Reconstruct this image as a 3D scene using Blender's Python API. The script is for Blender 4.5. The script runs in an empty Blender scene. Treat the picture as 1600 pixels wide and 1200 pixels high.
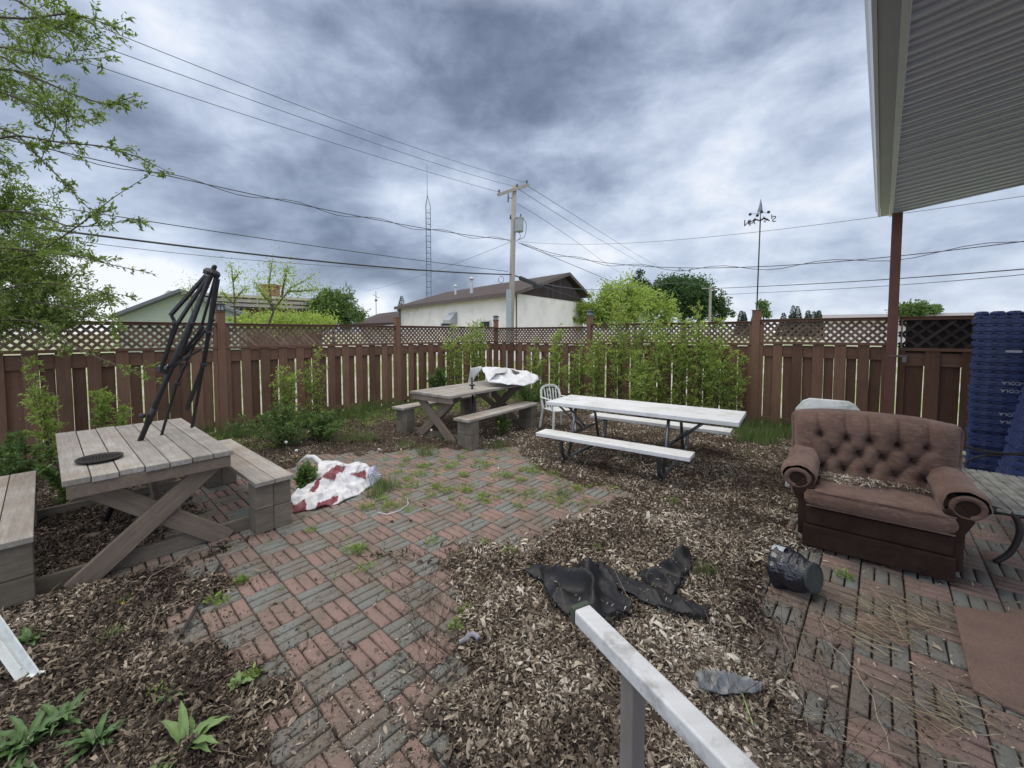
import bpy, math, random
import numpy as np
from mathutils import Vector, Matrix, noise as mnoise
R = math.radians
scene = bpy.context.scene
COL = scene.collection
rng = np.random.default_rng(7)
random.seed(7)

# ------------------------------------------------------------------ camera
F, PITCH, CH, HOR = 635.0, 0.048, 1.70, 520.0        # focal length in photo pixels, pitch down, eye height, horizon row
YP = HOR + F * math.tan(PITCH)
cam_d = bpy.data.cameras.new('camera')
cam = bpy.data.objects.new('camera', cam_d); COL.objects.link(cam)
cam.location = (0, 0, CH); cam.rotation_euler = (math.pi/2 - PITCH, 0, 0)
cam_d.sensor_width = 36; cam_d.lens = F / 1600 * 36
cam_d.shift_y = -(600 - YP) / 1600
cam_d.clip_start = 0.05; cam_d.clip_end = 3000
scene.camera = cam
scene.view_settings.view_transform = 'Standard'
scene.view_settings.look = 'None'
scene.view_settings.exposure = 0.0
scene.view_settings.gamma = 1.0

CP, SP = math.cos(PITCH), math.sin(PITCH)
def ray(px, py):
    x = (px - 800) / F; v = -(py - YP) / F
    return np.array([x, CP + v*SP, -SP + v*CP])
def G(px, py, z=0.0):
    r = ray(px, py); t = (z - CH) / r[2]
    return (r[0]*t, r[1]*t)
def D(px, py, Y):
    r = ray(px, py); t = Y / r[1]
    return Vector((r[0]*t, Y, CH + r[2]*t))
def PX(X, Y, Z):
    z = Z - CH; d = Y*CP - z*SP; v = Y*SP + z*CP
    return 800 + F*X/d, YP - F*v/d

# ------------------------------------------------------------------ node helpers
class NT:
    def __init__(s, tree): s.t = tree; s.n = tree.nodes; s.l = tree.links
    def new(s, typ, **kw):
        n = s.n.new(typ)
        for k, v in kw.items(): setattr(n, k, v)
        return n
    def link(s, a, b): s.l.new(a, b)
    def setin(s, sock, v):
        if hasattr(v, 'is_output'): s.l.new(v, sock)
        else: sock.default_value = v
    def math(s, op, a, b=None, c=None, clamp=False):
        n = s.n.new('ShaderNodeMath'); n.operation = op; n.use_clamp = clamp
        s.setin(n.inputs[0], a)
        if b is not None: s.setin(n.inputs[1], b)
        if c is not None: s.setin(n.inputs[2], c)
        return n.outputs[0]
    def mix(s, f, a, b, typ='MIX'):
        n = s.n.new('ShaderNodeMixRGB'); n.blend_type = typ
        s.setin(n.inputs[0], f); s.setin(n.inputs[1], c4(a)); s.setin(n.inputs[2], c4(b))
        return n.outputs[0]
    def noise(s, vec, scale, detail=4, rough=0.55, dist=0.0):
        n = s.n.new('ShaderNodeTexNoise'); n.inputs['Scale'].default_value = scale
        n.inputs['Detail'].default_value = detail; n.inputs['Roughness'].default_value = rough
        n.inputs['Distortion'].default_value = dist
        if vec is not None: s.l.new(vec, n.inputs['Vector'])
        return n.outputs['Fac']
    def mapping(s, vec, scale=(1,1,1), rot=(0,0,0), loc=(0,0,0)):
        n = s.n.new('ShaderNodeMapping'); n.inputs['Scale'].default_value = scale
        n.inputs['Rotation'].default_value = rot; n.inputs['Location'].default_value = loc
        s.l.new(vec, n.inputs['Vector']); return n.outputs[0]
    def ramp(s, f, stops):
        n = s.n.new('ShaderNodeValToRGB'); s.l.new(f, n.inputs[0])
        e = n.color_ramp.elements
        while len(e) > len(stops): e.remove(e[-1])
        while len(e) < len(stops): e.new(0.5)
        for k, (p, c) in enumerate(stops): e[k].position = p; e[k].color = c4(c)
        return n.outputs[0]
def c4(c):
    if hasattr(c, 'is_output'): return c
    if isinstance(c, (int, float)): return (c, c, c, 1)
    return tuple(c) if len(c) == 4 else (*c, 1)
def hexc(r, g, b):
    f = lambda v: (v/255/12.92) if v/255 <= 0.04045 else ((v/255+0.055)/1.055)**2.4
    return (f(r), f(g), f(b))

# ------------------------------------------------------------------ world: low broken overcast
world = bpy.data.worlds.new('World'); scene.world = world; world.use_nodes = True
W = NT(world.node_tree); W.n.clear()
wo = W.new('ShaderNodeOutputWorld'); bg = W.new('ShaderNodeBackground')
W.link(bg.outputs[0], wo.inputs[0])
SUN_EL, SUN_ROT = 52, 215
sky = W.new('ShaderNodeTexSky', sky_type='NISHITA'); sky.sun_disc = False
sky.sun_elevation = R(SUN_EL); sky.sun_rotation = R(SUN_ROT)
tc = W.new('ShaderNodeTexCoord'); gen = tc.outputs['Generated']
sep = W.new('ShaderNodeSeparateXYZ'); W.link(gen, sep.inputs[0])
zz = W.math('MAXIMUM', sep.outputs[2], 0.0)
den = W.math('ADD', zz, 0.24)
cx = W.math('DIVIDE', sep.outputs[0], den); cy = W.math('DIVIDE', sep.outputs[1], den)
cmb = W.new('ShaderNodeCombineXYZ'); W.link(cx, cmb.inputs[0]); W.link(cy, cmb.inputs[1])
pl = W.mapping(cmb.outputs[0], scale=(1, 1.0, 1), rot=(0, 0, R(35)), loc=(3.1, 1.7, 0))
pl2 = W.mapping(pl, scale=(1, 1.15, 1))
sph = W.mapping(gen, scale=(1, 1, 2.1), loc=(.6, 2.3, .4))
sph2 = W.mapping(gen, scale=(1, 1, 1.7), rot=(0, 0, R(20)), loc=(4.1, .3, 1.4))
n1 = W.noise(pl2, 0.7, 4, 0.5, 0.1)
n2 = W.noise(sph, 3.0, 8, 0.55, 0.15)
n3 = W.noise(sph2, 8.0, 7, 0.58, 0.25)
val = W.math('MULTIPLY_ADD', n1, 0.8, -0.40)
val = W.math('ADD', val, W.math('MULTIPLY_ADD', n2, 1.15, -0.575))
val = W.math('ADD', val, W.math('MULTIPLY_ADD', n3, 0.72, -0.36))
# cloud masses by compass direction (banks of thicker and thinner cloud)
blobs = [  # px, py, spread (deg), gain
 (260, 70, 6, .20), (350, 170, 6, .20), (410, 225, 6, .12), (620, 60, 16, -.13), (860, 60, 10, -.13), (850, 170, 11, -.10),
 (1010, 120, 8, -.08), (640, 320, 9, .10), (960, 270, 7, .05), (1080, 330, 10, -.04), (340, 330, 11, -.17), (560, 430, 6, -.24),
 (700, 445, 5, -.24), (460, 400, 8, -.12), (150, 440, 8, .50), (260, 480, 5, .42), (590, 488, 3, .42), (700, 390, 4, .08), (1300, 200, 15, .02),
 (1400, 430, 16, .22), (1200, 430, 10, .14), (1250, 250, 4, -.08), (520, 180, 7, -.06), (1180, 60, 9, .06), (900, 400, 7, .06),
 (420, 30, 7, -.05), (1150, 180, 7, .05), (60, 300, 9, -.05)]
for (bx, by, sd, g) in blobs:
    d = ray(bx, by); d = d / np.linalg.norm(d)
    dp = W.new('ShaderNodeVectorMath', operation='DOT_PRODUCT'); W.link(gen, dp.inputs[0]); dp.inputs[1].default_value = tuple(d)
    k = 1.0 / (1 - math.cos(R(sd)))
    e = W.math('EXPONENT', W.math('MULTIPLY', W.math('SUBTRACT', dp.outputs['Value'], 1.0), k * 0.8))
    val = W.math('MULTIPLY_ADD', e, g, val)
zen = W.math('SMOOTH_MIN', W.math('MULTIPLY', W.math('MAXIMUM', W.math('SUBTRACT', zz, 0.66), 0), 1.2), 0.35, 0.1)
val = W.math('ADD', W.math('ADD', val, zen), 0.59)
ccol = W.ramp(val, [(0.0, hexc(92, 102, 124)), (0.22, hexc(118, 130, 153)), (0.42, hexc(148, 160, 183)), (0.6, hexc(178, 190, 212)),
                    (0.8, hexc(208, 219, 236)), (1.0, hexc(238, 242, 248))])
skyc = W.mix(1.0, ccol, W.mix(1.0, sky.outputs[0], (0.012, 0.012, 0.012), 'MULTIPLY'), 'ADD')
# extra gain on unseen sky overhead and behind, added to brighten the yard
back = W.math('SUBTRACT', zz, 0.60, clamp=True)
warm = W.mix(W.math('MULTIPLY', back, 5.0, clamp=True), skyc, (.52, .505, .485))
gain = W.math('MULTIPLY_ADD', back, 8.2, 1.0)
skyc = W.mix(1.0, warm, gain, 'MULTIPLY')
rear = W.math('MULTIPLY', W.math('SUBTRACT', W.math('MULTIPLY', sep.outputs[1], -1.0), 0.05, clamp=True), W.math('GREATER_THAN', sep.outputs[2], 0.0))
skyc = W.mix(1.0, skyc, W.math('MULTIPLY_ADD', rear, 1.6, 1.0), 'MULTIPLY')
W.link(skyc, bg.inputs['Color']); bg.inputs['Strength'].default_value = 1.0

sd_ = bpy.data.lights.new('sun', 'SUN'); sun = bpy.data.objects.new('sun', sd_); COL.objects.link(sun)
sd_.energy = 0.9; sd_.angle = R(25); sd_.color = (1.0, 0.96, 0.90)
sun.rotation_euler = (R(90 - SUN_EL), 0, R(180 - SUN_ROT) + math.pi)
az = R(-62)   # brighter part of the cloud deck, to the left
dv = Vector((math.sin(az)*math.cos(R(SUN_EL)), math.cos(az)*math.cos(R(SUN_EL)), math.sin(R(SUN_EL))))
sun.rotation_euler = (-dv).to_track_quat('-Z', 'Y').to_euler()
sky.sun_rotation = az

# ------------------------------------------------------------------ materials
def newmat(name):
    m = bpy.data.materials.new(name); m.use_nodes = True
    t = NT(m.node_tree); t.n.clear()
    o = t.new('ShaderNodeOutputMaterial'); b = t.new('ShaderNodeBsdfPrincipled')
    t.link(b.outputs[0], o.inputs[0])
    return m, t, b, o
def bump(t, b, h, strength=0.4, dist=0.01):
    n = t.new('ShaderNodeBump'); n.inputs['Strength'].default_value = strength; n.inputs['Distance'].default_value = dist
    t.link(h, n.inputs['Height']); t.link(n.outputs[0], b.inputs['Normal'])
def simple(name, c1, c2=None, scale=6, rough=0.6, stretch=(1,1,1), bmp=0.0, bscale=60, metal=0.0, island=0.0, spec=0.4, coords='Object', dirt=None, bd=0.004):
    m, t, b, o = newmat(name)
    c2 = c2 or tuple(x*0.8 for x in c1)
    tc = t.new('ShaderNodeTexCoord'); v = t.mapping(tc.outputs[coords], scale=stretch)
    f = t.noise(v, scale, 5, 0.6)
    f = t.ramp(f, [(0.3, 0.0), (0.7, 1.0)])
    col = t.mix(f, c1, c2)
    if island > 0:
        g = t.new('ShaderNodeNewGeometry')
        k = t.math('MULTIPLY_ADD', g.outputs['Random Per Island'], 2*island, 1-island)
        col = t.mix(1.0, col, k, 'MULTIPLY')
    if dirt:
        f2 = t.ramp(t.noise(tc.outputs[coords], dirt[1], 6, 0.65), [(0.48, 0.0), (0.68, 1.0)])
        col = t.mix(t.math('MULTIPLY', f2, dirt[2]), col, dirt[0])
    t.setin(b.inputs['Base Color'], col)
    b.inputs['Roughness'].default_value = rough; b.inputs['Metallic'].default_value = metal
    b.inputs['Specular IOR Level'].default_value = spec
    if bmp: bump(t, b, t.noise(v, bscale, 4, 0.6), bmp, bd)
    return m
def wood(name, c1, c2, c3, axis=0, island=0.12, rough=0.8, knots=True, g=1.0, dirt=None):
    m, t, b, o = newmat(name)
    tc = t.new('ShaderNodeTexCoord'); st = [14*g, 14*g, 14*g]; st[axis] = 0.9*g
    gm = t.new('ShaderNodeNewGeometry')
    off = t.new('ShaderNodeVectorMath', operation='ADD'); t.link(tc.outputs['Object'], off.inputs[0])
    cb = t.new('ShaderNodeCombineXYZ')
    for i in range(3): t.link(t.math('MULTIPLY', gm.outputs['Random Per Island'], 7.3 + i*3), cb.inputs[i])
    t.link(cb.outputs[0], off.inputs[1])
    v = t.mapping(off.outputs[0], scale=st)
    f = t.noise(v, 3.0, 6, 0.65, 0.6); fine = t.noise(v, 14.0, 4, 0.7)
    col = t.mix(t.ramp(f, [(0.3, 0), (0.72, 1)]), c1, c2)
    col = t.mix(t.math('MULTIPLY', t.ramp(fine, [(0.5, 0), (0.75, 1)]), 0.6), col, c3)
    blot = t.ramp(t.noise(tc.outputs['Object'], 3.2, 5, 0.6), [(0.35, 0), (0.75, 1)])
    col = t.mix(t.math('MULTIPLY', blot, 0.35), col, c3)
    k = t.math('MULTIPLY_ADD', gm.outputs['Random Per Island'], 2*island, 1-island)
    col = t.mix(1.0, col, k, 'MULTIPLY')
    if dirt:
        f2 = t.ramp(t.noise(tc.outputs['Object'], dirt[1], 6, 0.65), [(0.45, 0), (0.7, 1)])
        col = t.mix(t.math('MULTIPLY', f2, dirt[2]), col, dirt[0])
    t.setin(b.inputs['Base Color'], col); b.inputs['Roughness'].default_value = rough
    b.inputs['Specular IOR Level'].default_value = 0.25
    bump(t, b, t.math('ADD', f, t.math('MULTIPLY', fine, 0.7)), 0.5, 0.004)
    return m
def leafmat(name, stops, trans=0.35, rough=0.6):
    m, t, b, o = newmat(name)
    g = t.new('ShaderNodeNewGeometry')
    tc = t.new('ShaderNodeTexCoord')
    nz = t.noise(tc.outputs['Object'], 2.5, 3, 0.6)
    f = t.math('ADD', t.math('MULTIPLY', g.outputs['Random Per Island'], 0.65), t.math('MULTIPLY', nz, 0.4), clamp=True)
    n = len(stops)
    col = t.ramp(f, [(i/(n-1)*0.9+0.05, s) for i, s in enumerate(stops)])
    t.setin(b.inputs['Base Color'], col); b.inputs['Roughness'].default_value = rough
    b.inputs['Specular IOR Level'].default_value = 0.3
    tr = t.new('ShaderNodeBsdfTranslucent'); t.link(t.mix(1.0, col, (1.25, 1.35, 0.7), 'MULTIPLY'), tr.inputs[0])
    mx = t.new('ShaderNodeMixShader'); mx.inputs[0].default_value = trans
    t.link(b.outputs[0], mx.inputs[1]); t.link(tr.outputs[0], mx.inputs[2]); t.link(mx.outputs[0], o.inputs[0])
    return m

M = {}
M['fence'] = wood('fence_stain', (.198, .112, .070), (.135, .072, .045), (.070, .041, .028), axis=2, island=.32, rough=.75, dirt=((.17, .10, .07), 1.3, .45))
M['fence_h'] = wood('fence_stain_rail', (.188, .106, .067), (.125, .067, .043), (.035, .017, .013), axis=0, island=.15, rough=.7)
M['lattice'] = wood('lattice_stain', (.27, .19, .135), (.18, .12, .085), (.09, .06, .042), axis=0, island=.3)
M['lattice_dark'] = wood('lattice_weathered', (.075, .055, .045), (.05, .036, .03), (.028, .02, .017), axis=0, island=.3)
M['gate'] = wood('gate_boards', (.15, .080, .05), (.11, .056, .036), (.055, .03, .02), axis=2, island=.2)
M['grey_wood'] = wood('weathered_grey_wood', (.42, .395, .355), (.27, .245, .215), (.085, .070, .058), axis=0, island=.2, dirt=((.20, .14, .10), 2.2, .6))
M['grey_wood_y'] = wood('weathered_timber', (.215, .185, .15), (.13, .108, .085), (.055, .044, .034), axis=1, island=.2, dirt=((.08, .075, .05), 3, .5))
M['leg_wood'] = wood('weathered_leg_wood', (.26, .21, .165), (.17, .13, .098), (.07, .052, .038), axis=0, island=.2)
M['slat_wood'] = wood('peeling_slats', (.46, .47, .44), (.25, .24, .215), (.12, .105, .09), axis=0, island=.2, dirt=((.10, .085, .07), 8, .75))
M['white_paint'] = simple('white_table_paint', (.70, .70, .71), (.60, .60, .60), 3, .42, (1, 3, 3), .12, 30, dirt=((.36, .38, .28), 3.5, .45))
M['plastic_white'] = simple('white_plastic', (.66, .67, .66), (.52, .53, .50), 4, .45, dirt=((.25, .26, .2), 7, .5))
M['metal_dark'] = simple('dark_galvanised_tube', (.17, .18, .20), (.10, .105, .115), 12, .38, metal=.75, bmp=.05)
M['black_metal'] = simple('black_powdercoat', (.014, .014, .016), (.022, .021, .022), 20, .42, bmp=.1, bscale=90)
M['iron'] = simple('black_cast_iron', (.018, .017, .017), (.035, .025, .02), 15, .5, bmp=.35, bscale=70)
M['alu'] = simple('worn_aluminium', (.74, .74, .74), (.62, .62, .61), 5, .5, (1, 8, 8), .25, 45, metal=.05, dirt=((.16, .14, .12), 11, .7))
M['alu_side'] = simple('weathered_aluminium_post', (.30, .28, .26), (.2, .18, .16), 8, .55, (1, 1, .3), .15, 60, metal=.3)
M['cap_green'] = simple('green_rubber_cap', (.075, .095, .062), (.05, .065, .045), 20, .7, bmp=.3)
M['fabric'] = None
M['chips'] = None

# ------------------------------------------------------------------ mesh builder
def basis(p0, p1, up=(0, 0, 1)):
    d = Vector(p1) - Vector(p0); L = d.length; d.normalize()
    u = Vector(up)
    if abs(d.dot(u)) > 0.98: u = Vector((0, 1, 0)) if abs(d.y) < .9 else Vector((1, 0, 0))
    s = u.cross(d).normalized(); t = d.cross(s).normalized()
    return d, s, t, L
class MB:
    def __init__(s): s.v = []; s.f = []; s.m = []; s.c = []
    def add(s, vs, fs, m=0, c=None):
        o = len(s.v); s.v += [tuple(x) for x in vs]
        s.f += [tuple(i + o for i in f) for f in fs]; s.m += [m]*len(fs)
        return s
    def box(s, c, sz, rot=None, m=0):
        hx, hy, hz = sz[0]/2, sz[1]/2, sz[2]/2
        vs = [Vector((x, y, z)) for z in (-hz, hz) for (x, y) in ((-hx, -hy), (hx, -hy), (hx, hy), (-hx, hy))]
        if rot is not None: vs = [rot @ v for v in vs]
        vs = [v + Vector(c) for v in vs]
        return s.add(vs, [(3, 2, 1, 0), (4, 5, 6, 7), (0, 1, 5, 4), (1, 2, 6, 5), (2, 3, 7, 6), (3, 0, 4, 7)], m)
    def beam(s, p0, p1, w, h, up=(0, 0, 1), m=0):
        d, sd, t, L = basis(p0, p1, up)
        p0 = Vector(p0); p1 = Vector(p1)
        vs = []
        for p in (p0, p1):
            for (a, b) in ((-1, -1), (1, -1), (1, 1), (-1, 1)): vs.append(p + sd*(a*w/2) + t*(b*h/2))
        return s.add(vs, [(3, 2, 1, 0), (4, 5, 6, 7), (0, 1, 5, 4), (1, 2, 6, 5), (2, 3, 7, 6), (3, 0, 4, 7)], m)
    def tube(s, pts, r, n=8, m=0, cap=True):
        pts = [Vector(p) for p in pts]; N = len(pts); vs = []; fs = []
        rr = r if hasattr(r, '__len__') else [r]*N
        prev = None
        for i, p in enumerate(pts):
            d = (pts[min(i+1, N-1)] - pts[max(i-1, 0)]).normalized()
            if prev is None:
                u = Vector((0, 0, 1)) if abs(d.z) < .9 else Vector((1, 0, 0))
                a = u.cross(d).normalized()
            else:
                a = (prev - d*prev.dot(d)).normalized()
            prev = a; b = d.cross(a)
            for k in range(n):
                th = 2*math.pi*k/n; vs.append(p + (a*math.cos(th) + b*math.sin(th))*rr[i])
        for i in range(N-1):
            for k in range(n):
                k2 = (k+1) % n; fs.append((i*n+k, i*n+k2, (i+1)*n+k2, (i+1)*n+k))
        if cap: fs += [tuple(range(n))[::-1], tuple(range((N-1)*n, N*n))]
        return s.add(vs, fs, m)
    def lathe(s, prof, c=(0, 0, 0), n=20, M3=None, m=0, cap=True):
        vs = []; fs = []; c = Vector(c)
        for (r, z) in prof:
            for k in range(n):
                th = 2*math.pi*k/n; v = Vector((r*math.cos(th), r*math.sin(th), z))
                if M3 is not None: v = M3 @ v
                vs.append(v + c)
        for i in range(len(prof)-1):
            for k in range(n):
                k2 = (k+1) % n; fs.append((i*n+k, i*n+k2, (i+1)*n+k2, (i+1)*n+k))
        if cap: fs += [tuple(range(n))[::-1], tuple(range((len(prof)-1)*n, len(prof)*n))]
        return s.add(vs, fs, m)
    def prism(s, poly, a, b, fn, m=0):
        """poly: 2-D outline, extruded from a to b; fn(x, y, t) -> 3-D point"""
        n = len(poly)
        vs = [fn(x, y, a) for x, y in poly] + [fn(x, y, b) for x, y in poly]
        fs = [tuple(range(n))[::-1], tuple(range(n, 2*n))] + [(k, (k+1) % n, n+(k+1) % n, n+k) for k in range(n)]
        return s.add(vs, fs, m)
    def grid(s, fn, nu, nv, m=0, closeu=False):
        vs = [fn(i/(nu-1), j/(nv-1)) for j in range(nv) for i in range(nu)]
        fs = [(j*nu+i, j*nu+i+1, (j+1)*nu+i+1, (j+1)*nu+i) for j in range(nv-1) for i in range(nu-1)]
        return s.add(vs, fs, m)
    def build(s, name, mats, parent=None, smooth=False, bevel=0, seg=2, subd=0, solid=0, loc=None):
        me = bpy.data.meshes.new(name)
        if loc is not None:
            L = Vector(loc); me.from_pydata([tuple(Vector(v) - L) for v in s.v], [], s.f)
        else: me.from_pydata(s.v, [], s.f)
        me.update()
        mats = mats if isinstance(mats, (list, tuple)) else [mats]
        for mm in mats: me.materials.append(mm)
        if len(mats) > 1: me.polygons.foreach_set('material_index', s.m)
        if smooth: me.polygons.foreach_set('use_smooth', [True]*len(s.f))
        o = bpy.data.objects.new(name, me); COL.objects.link(o)
        if loc is not None: o.location = loc
        if parent is not None: o.parent = parent
        if solid:
            md = o.modifiers.new('solid', 'SOLIDIFY'); md.thickness = solid; md.offset = 0
        if bevel:
            md = o.modifiers.new('bevel', 'BEVEL'); md.width = bevel; md.segments = seg; md.limit_method = 'ANGLE'; md.angle_limit = R(35)
        if subd:
            md = o.modifiers.new('sub', 'SUBSURF'); md.levels = subd; md.render_levels = subd
        return o
def thing(name, label, cat, loc=(0, 0, 0), rotz=0.0, group=None):
    o = bpy.data.objects.new(name, None); COL.objects.link(o)
    o.location = loc; o.rotation_euler = (0, 0, rotz); o.empty_display_size = .1
    o['label'] = label; o['category'] = cat
    if group: o['group'] = group
    return o
def tag(o, label=None, cat=None, group=None, kind=None):
    if label: o['label'] = label
    if cat: o['category'] = cat
    if group: o['group'] = group
    if kind: o['kind'] = kind
    return o
def copy_tree(o, parent=None):
    c = o.copy(); COL.objects.link(c)
    if parent is not None: c.parent = parent
    for ch in list(o.children): copy_tree(ch, c)
    return c
def npmesh(name, V, Fq, mats, parent=None, loc=None, smooth=False, midx=None):
    """V (n,3), Fq (m,4) quads"""
    me = bpy.data.meshes.new(name)
    V = np.asarray(V, dtype=np.float32)
    if loc is not None: V = V - np.array(loc, dtype=np.float32)
    k = Fq.shape[1]
    me.vertices.add(len(V)); me.vertices.foreach_set('co', V.ravel())
    me.loops.add(Fq.size); me.loops.foreach_set('vertex_index', Fq.ravel().astype(np.int32))
    me.polygons.add(len(Fq)); me.polygons.foreach_set('loop_start', np.arange(0, Fq.size, k, dtype=np.int32))
    try: me.polygons.foreach_set('loop_total', np.full(len(Fq), k, dtype=np.int32))
    except Exception: pass
    mats = mats if isinstance(mats, (list, tuple)) else [mats]
    for mm in mats: me.materials.append(mm)
    if midx is not None: me.polygons.foreach_set('material_index', np.asarray(midx, dtype=np.int32))
    if smooth: me.polygons.foreach_set('use_smooth', np.ones(len(Fq), dtype=bool))
    me.update(calc_edges=True)
    o = bpy.data.objects.new(name, me); COL.objects.link(o)
    if loc is not None: o.location = loc
    if parent is not None: o.parent = parent
    return o
def nrm(a): return a / np.maximum(np.linalg.norm(a, axis=-1, keepdims=True), 1e-9)
def leafverts(P, Dr, L, Wd, fold=0.25, N=None):
    """folded diamond leaves: 2 quads each along Dr"""
    n = len(P); rnd = rng.normal(size=(n, 3)) if N is None else N + rng.normal(size=(n, 3))*.35
    s = nrm(np.cross(Dr, rnd)); up = nrm(np.cross(s, Dr))
    L = L[:, None]; Wd = Wd[:, None]
    a = P; b = P + Dr*L*.45 + s*Wd*.5 + up*Wd*fold; c = P + Dr*L - up*L*.12; d = P + Dr*L*.45 - s*Wd*.5 + up*Wd*fold; m = P + Dr*L*.5
    V = np.stack([a, b, c, d, m], 1).reshape(-1, 3)
    i = np.arange(n)[:, None]*5
    Fq = np.concatenate([i + np.array([[0, 1, 2, 4]]), i + np.array([[0, 4, 2, 3]])], 0)
    return V, Fq
def spray(name, P, Dr, L, Wd, mat, parent=None, loc=None, fold=.25, N=None):
    V, Fq = leafverts(np.asarray(P), nrm(np.asarray(Dr)), np.asarray(L), np.asarray(Wd), fold, N)
    return npmesh(name, V, Fq, mat, parent, loc)

# ------------------------------------------------------------------ directions of the yard
A_ = R(42.3)
U = Vector((math.sin(A_), math.cos(A_), 0)); V_ = Vector((math.cos(A_), -math.sin(A_), 0))   # left fence runs along U, right fence along V_
CORNER = Vector((-.47, 11.91, 0))

# ------------------------------------------------------------------ ground masks (litter beds)
def gp(pts): return np.array([G(*p) for p in pts])
BEDS = [
 gp([(655,885),(720,850),(840,828),(975,772),(865,748),(815,722),(800,690),(880,672),(1000,680),(1180,690),(1250,705),(1262,760),(1262,852),(1205,880),
     (1195,930),(1240,960),(1210,1030),(1250,1120),(1320,1230),(1200,1500),(600,1500),(690,1230),(640,1110),(700,1060),(655,1000),(715,945),(705,910)]),
 gp([(-600,1500),(-500,960),(60,925),(150,905),(390,842),(330,880),(360,910),(300,965),(325,1000),(390,1035),(460,1040),(500,1095),(430,1135),(400,1260),(300,1500)]),
 gp([(-300,960),(-200,700),(60,690),(280,672),(330,720),(300,760),(330,800),(250,850),(60,925)]),
 gp([(440,735),(500,715),(560,712),(700,700),(760,706),(830,700),(900,690),(1250,700),(1340,735),(1400,700),(1250,650),(900,620),(560,620),(330,660),(330,700)]),
 gp([(570,868),(600,858),(660,862),(650,880),(600,888)]),
]
def wob(x, y):
    return (np.sin(x*7.1+y*3.3)+np.sin(x*3.7-y*8.9+1.3)+.7*np.sin(x*17.3+y*11.1+.4)+.7*np.sin(x*-13.7+y*19.9)+.5*np.sin(x*37+y*29)+.5*np.sin(x*41-y*33+2))/4.4
def wob2(x, y):
    return (np.sin(x*2.1+y*1.3+.7)+np.sin(x*1.7-y*2.9+1.3)+.8*np.sin(x*5.3+y*4.1+.4)+.6*np.sin(x*-8.7+y*9.9))/3.4
def sdist(x, y, poly):
    d = np.full(x.shape, 1e9); ins = np.zeros(x.shape, bool); n = len(poly)
    for k in range(n):
        ax, ay = poly[k]; bx, by = poly[(k+1) % n]
        ex, ey = bx-ax, by-ay; t = np.clip(((x-ax)*ex+(y-ay)*ey)/(ex*ex+ey*ey+1e-12), 0, 1)
        d = np.minimum(d, np.hypot(x-ax-t*ex, y-ay-t*ey))
        c = ((ay > y) != (by > y)) & (x < (bx-ax)*(y-ay)/((by-ay) if by != ay else 1e-12)+ax)
        ins ^= c
    return np.where(ins, d, -d)
def bedmask(x, y):
    m = np.zeros(x.shape)
    for k, p in enumerate(BEDS):
        d = sdist(x, y, p) + (.12*wob(x, y)+.09*wob2(x*2.3, y*2.3))*(1 if k != 4 else .3)
        t = np.clip((d + .02)/.20, 0, 1); m = np.maximum(m, t*t*(3-2*t)*(1 if k != 4 else .6))
    return m
def bedz(x, y):
    m = bedmask(x, y)
    return -.022 + m*(.048 + .022*wob2(x, y) + .007*wob(x*2.3, y*2.3))

# ------------------------------------------------------------------ setting: ground, pavers, soil
def m_ground():
    m, t, b, o = newmat('yard_soil_and_grass')
    g = t.new('ShaderNodeNewGeometry'); pos = g.outputs['Position']
    f = t.noise(pos, 1.6, 6, .65); f2 = t.noise(pos, 30, 4, .6); f3 = t.noise(pos, .25, 4, .6)
    soil = t.mix(t.ramp(f2, [(.3, 0), (.7, 1)]), (.040, .029, .021), (.105, .078, .055))
    gr = t.mix(t.ramp(f2, [(.3, 0), (.7, 1)]), (.15, .19, .06), (.30, .34, .13))
    gr = t.mix(t.ramp(f3, [(.45, 0), (.6, 1)]), gr, (.42, .40, .34))
    # outside the fence lines -> grass
    sp = t.new('ShaderNodeSeparateXYZ'); t.link(pos, sp.inputs[0])
    du = t.math('ADD', t.math('MULTIPLY', t.math('ADD', sp.outputs[0], .47), U.x), t.math('MULTIPLY', t.math('SUBTRACT', sp.outputs[1], 11.91), U.y))
    dv2 = t.math('ADD', t.math('MULTIPLY', t.math('ADD', sp.outputs[0], .47), V_.x), t.math('MULTIPLY', t.math('SUBTRACT', sp.outputs[1], 11.91), V_.y))
    out = t.math('MAXIMUM', t.math('GREATER_THAN', du, .05), t.math('LESS_THAN', dv2, -.05))
    t.setin(b.inputs['Base Color'], t.mix(out, soil, gr)); b.inputs['Roughness'].default_value = .95
    bump(t, b, f2, .8, .02); return m
g = MB()
g.grid(lambda u, v: ((u-.5)*1600, (v-.5)*1600+300, -.03), 3, 3)
tag(g.build('ground', m_ground()), kind='structure')

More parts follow.
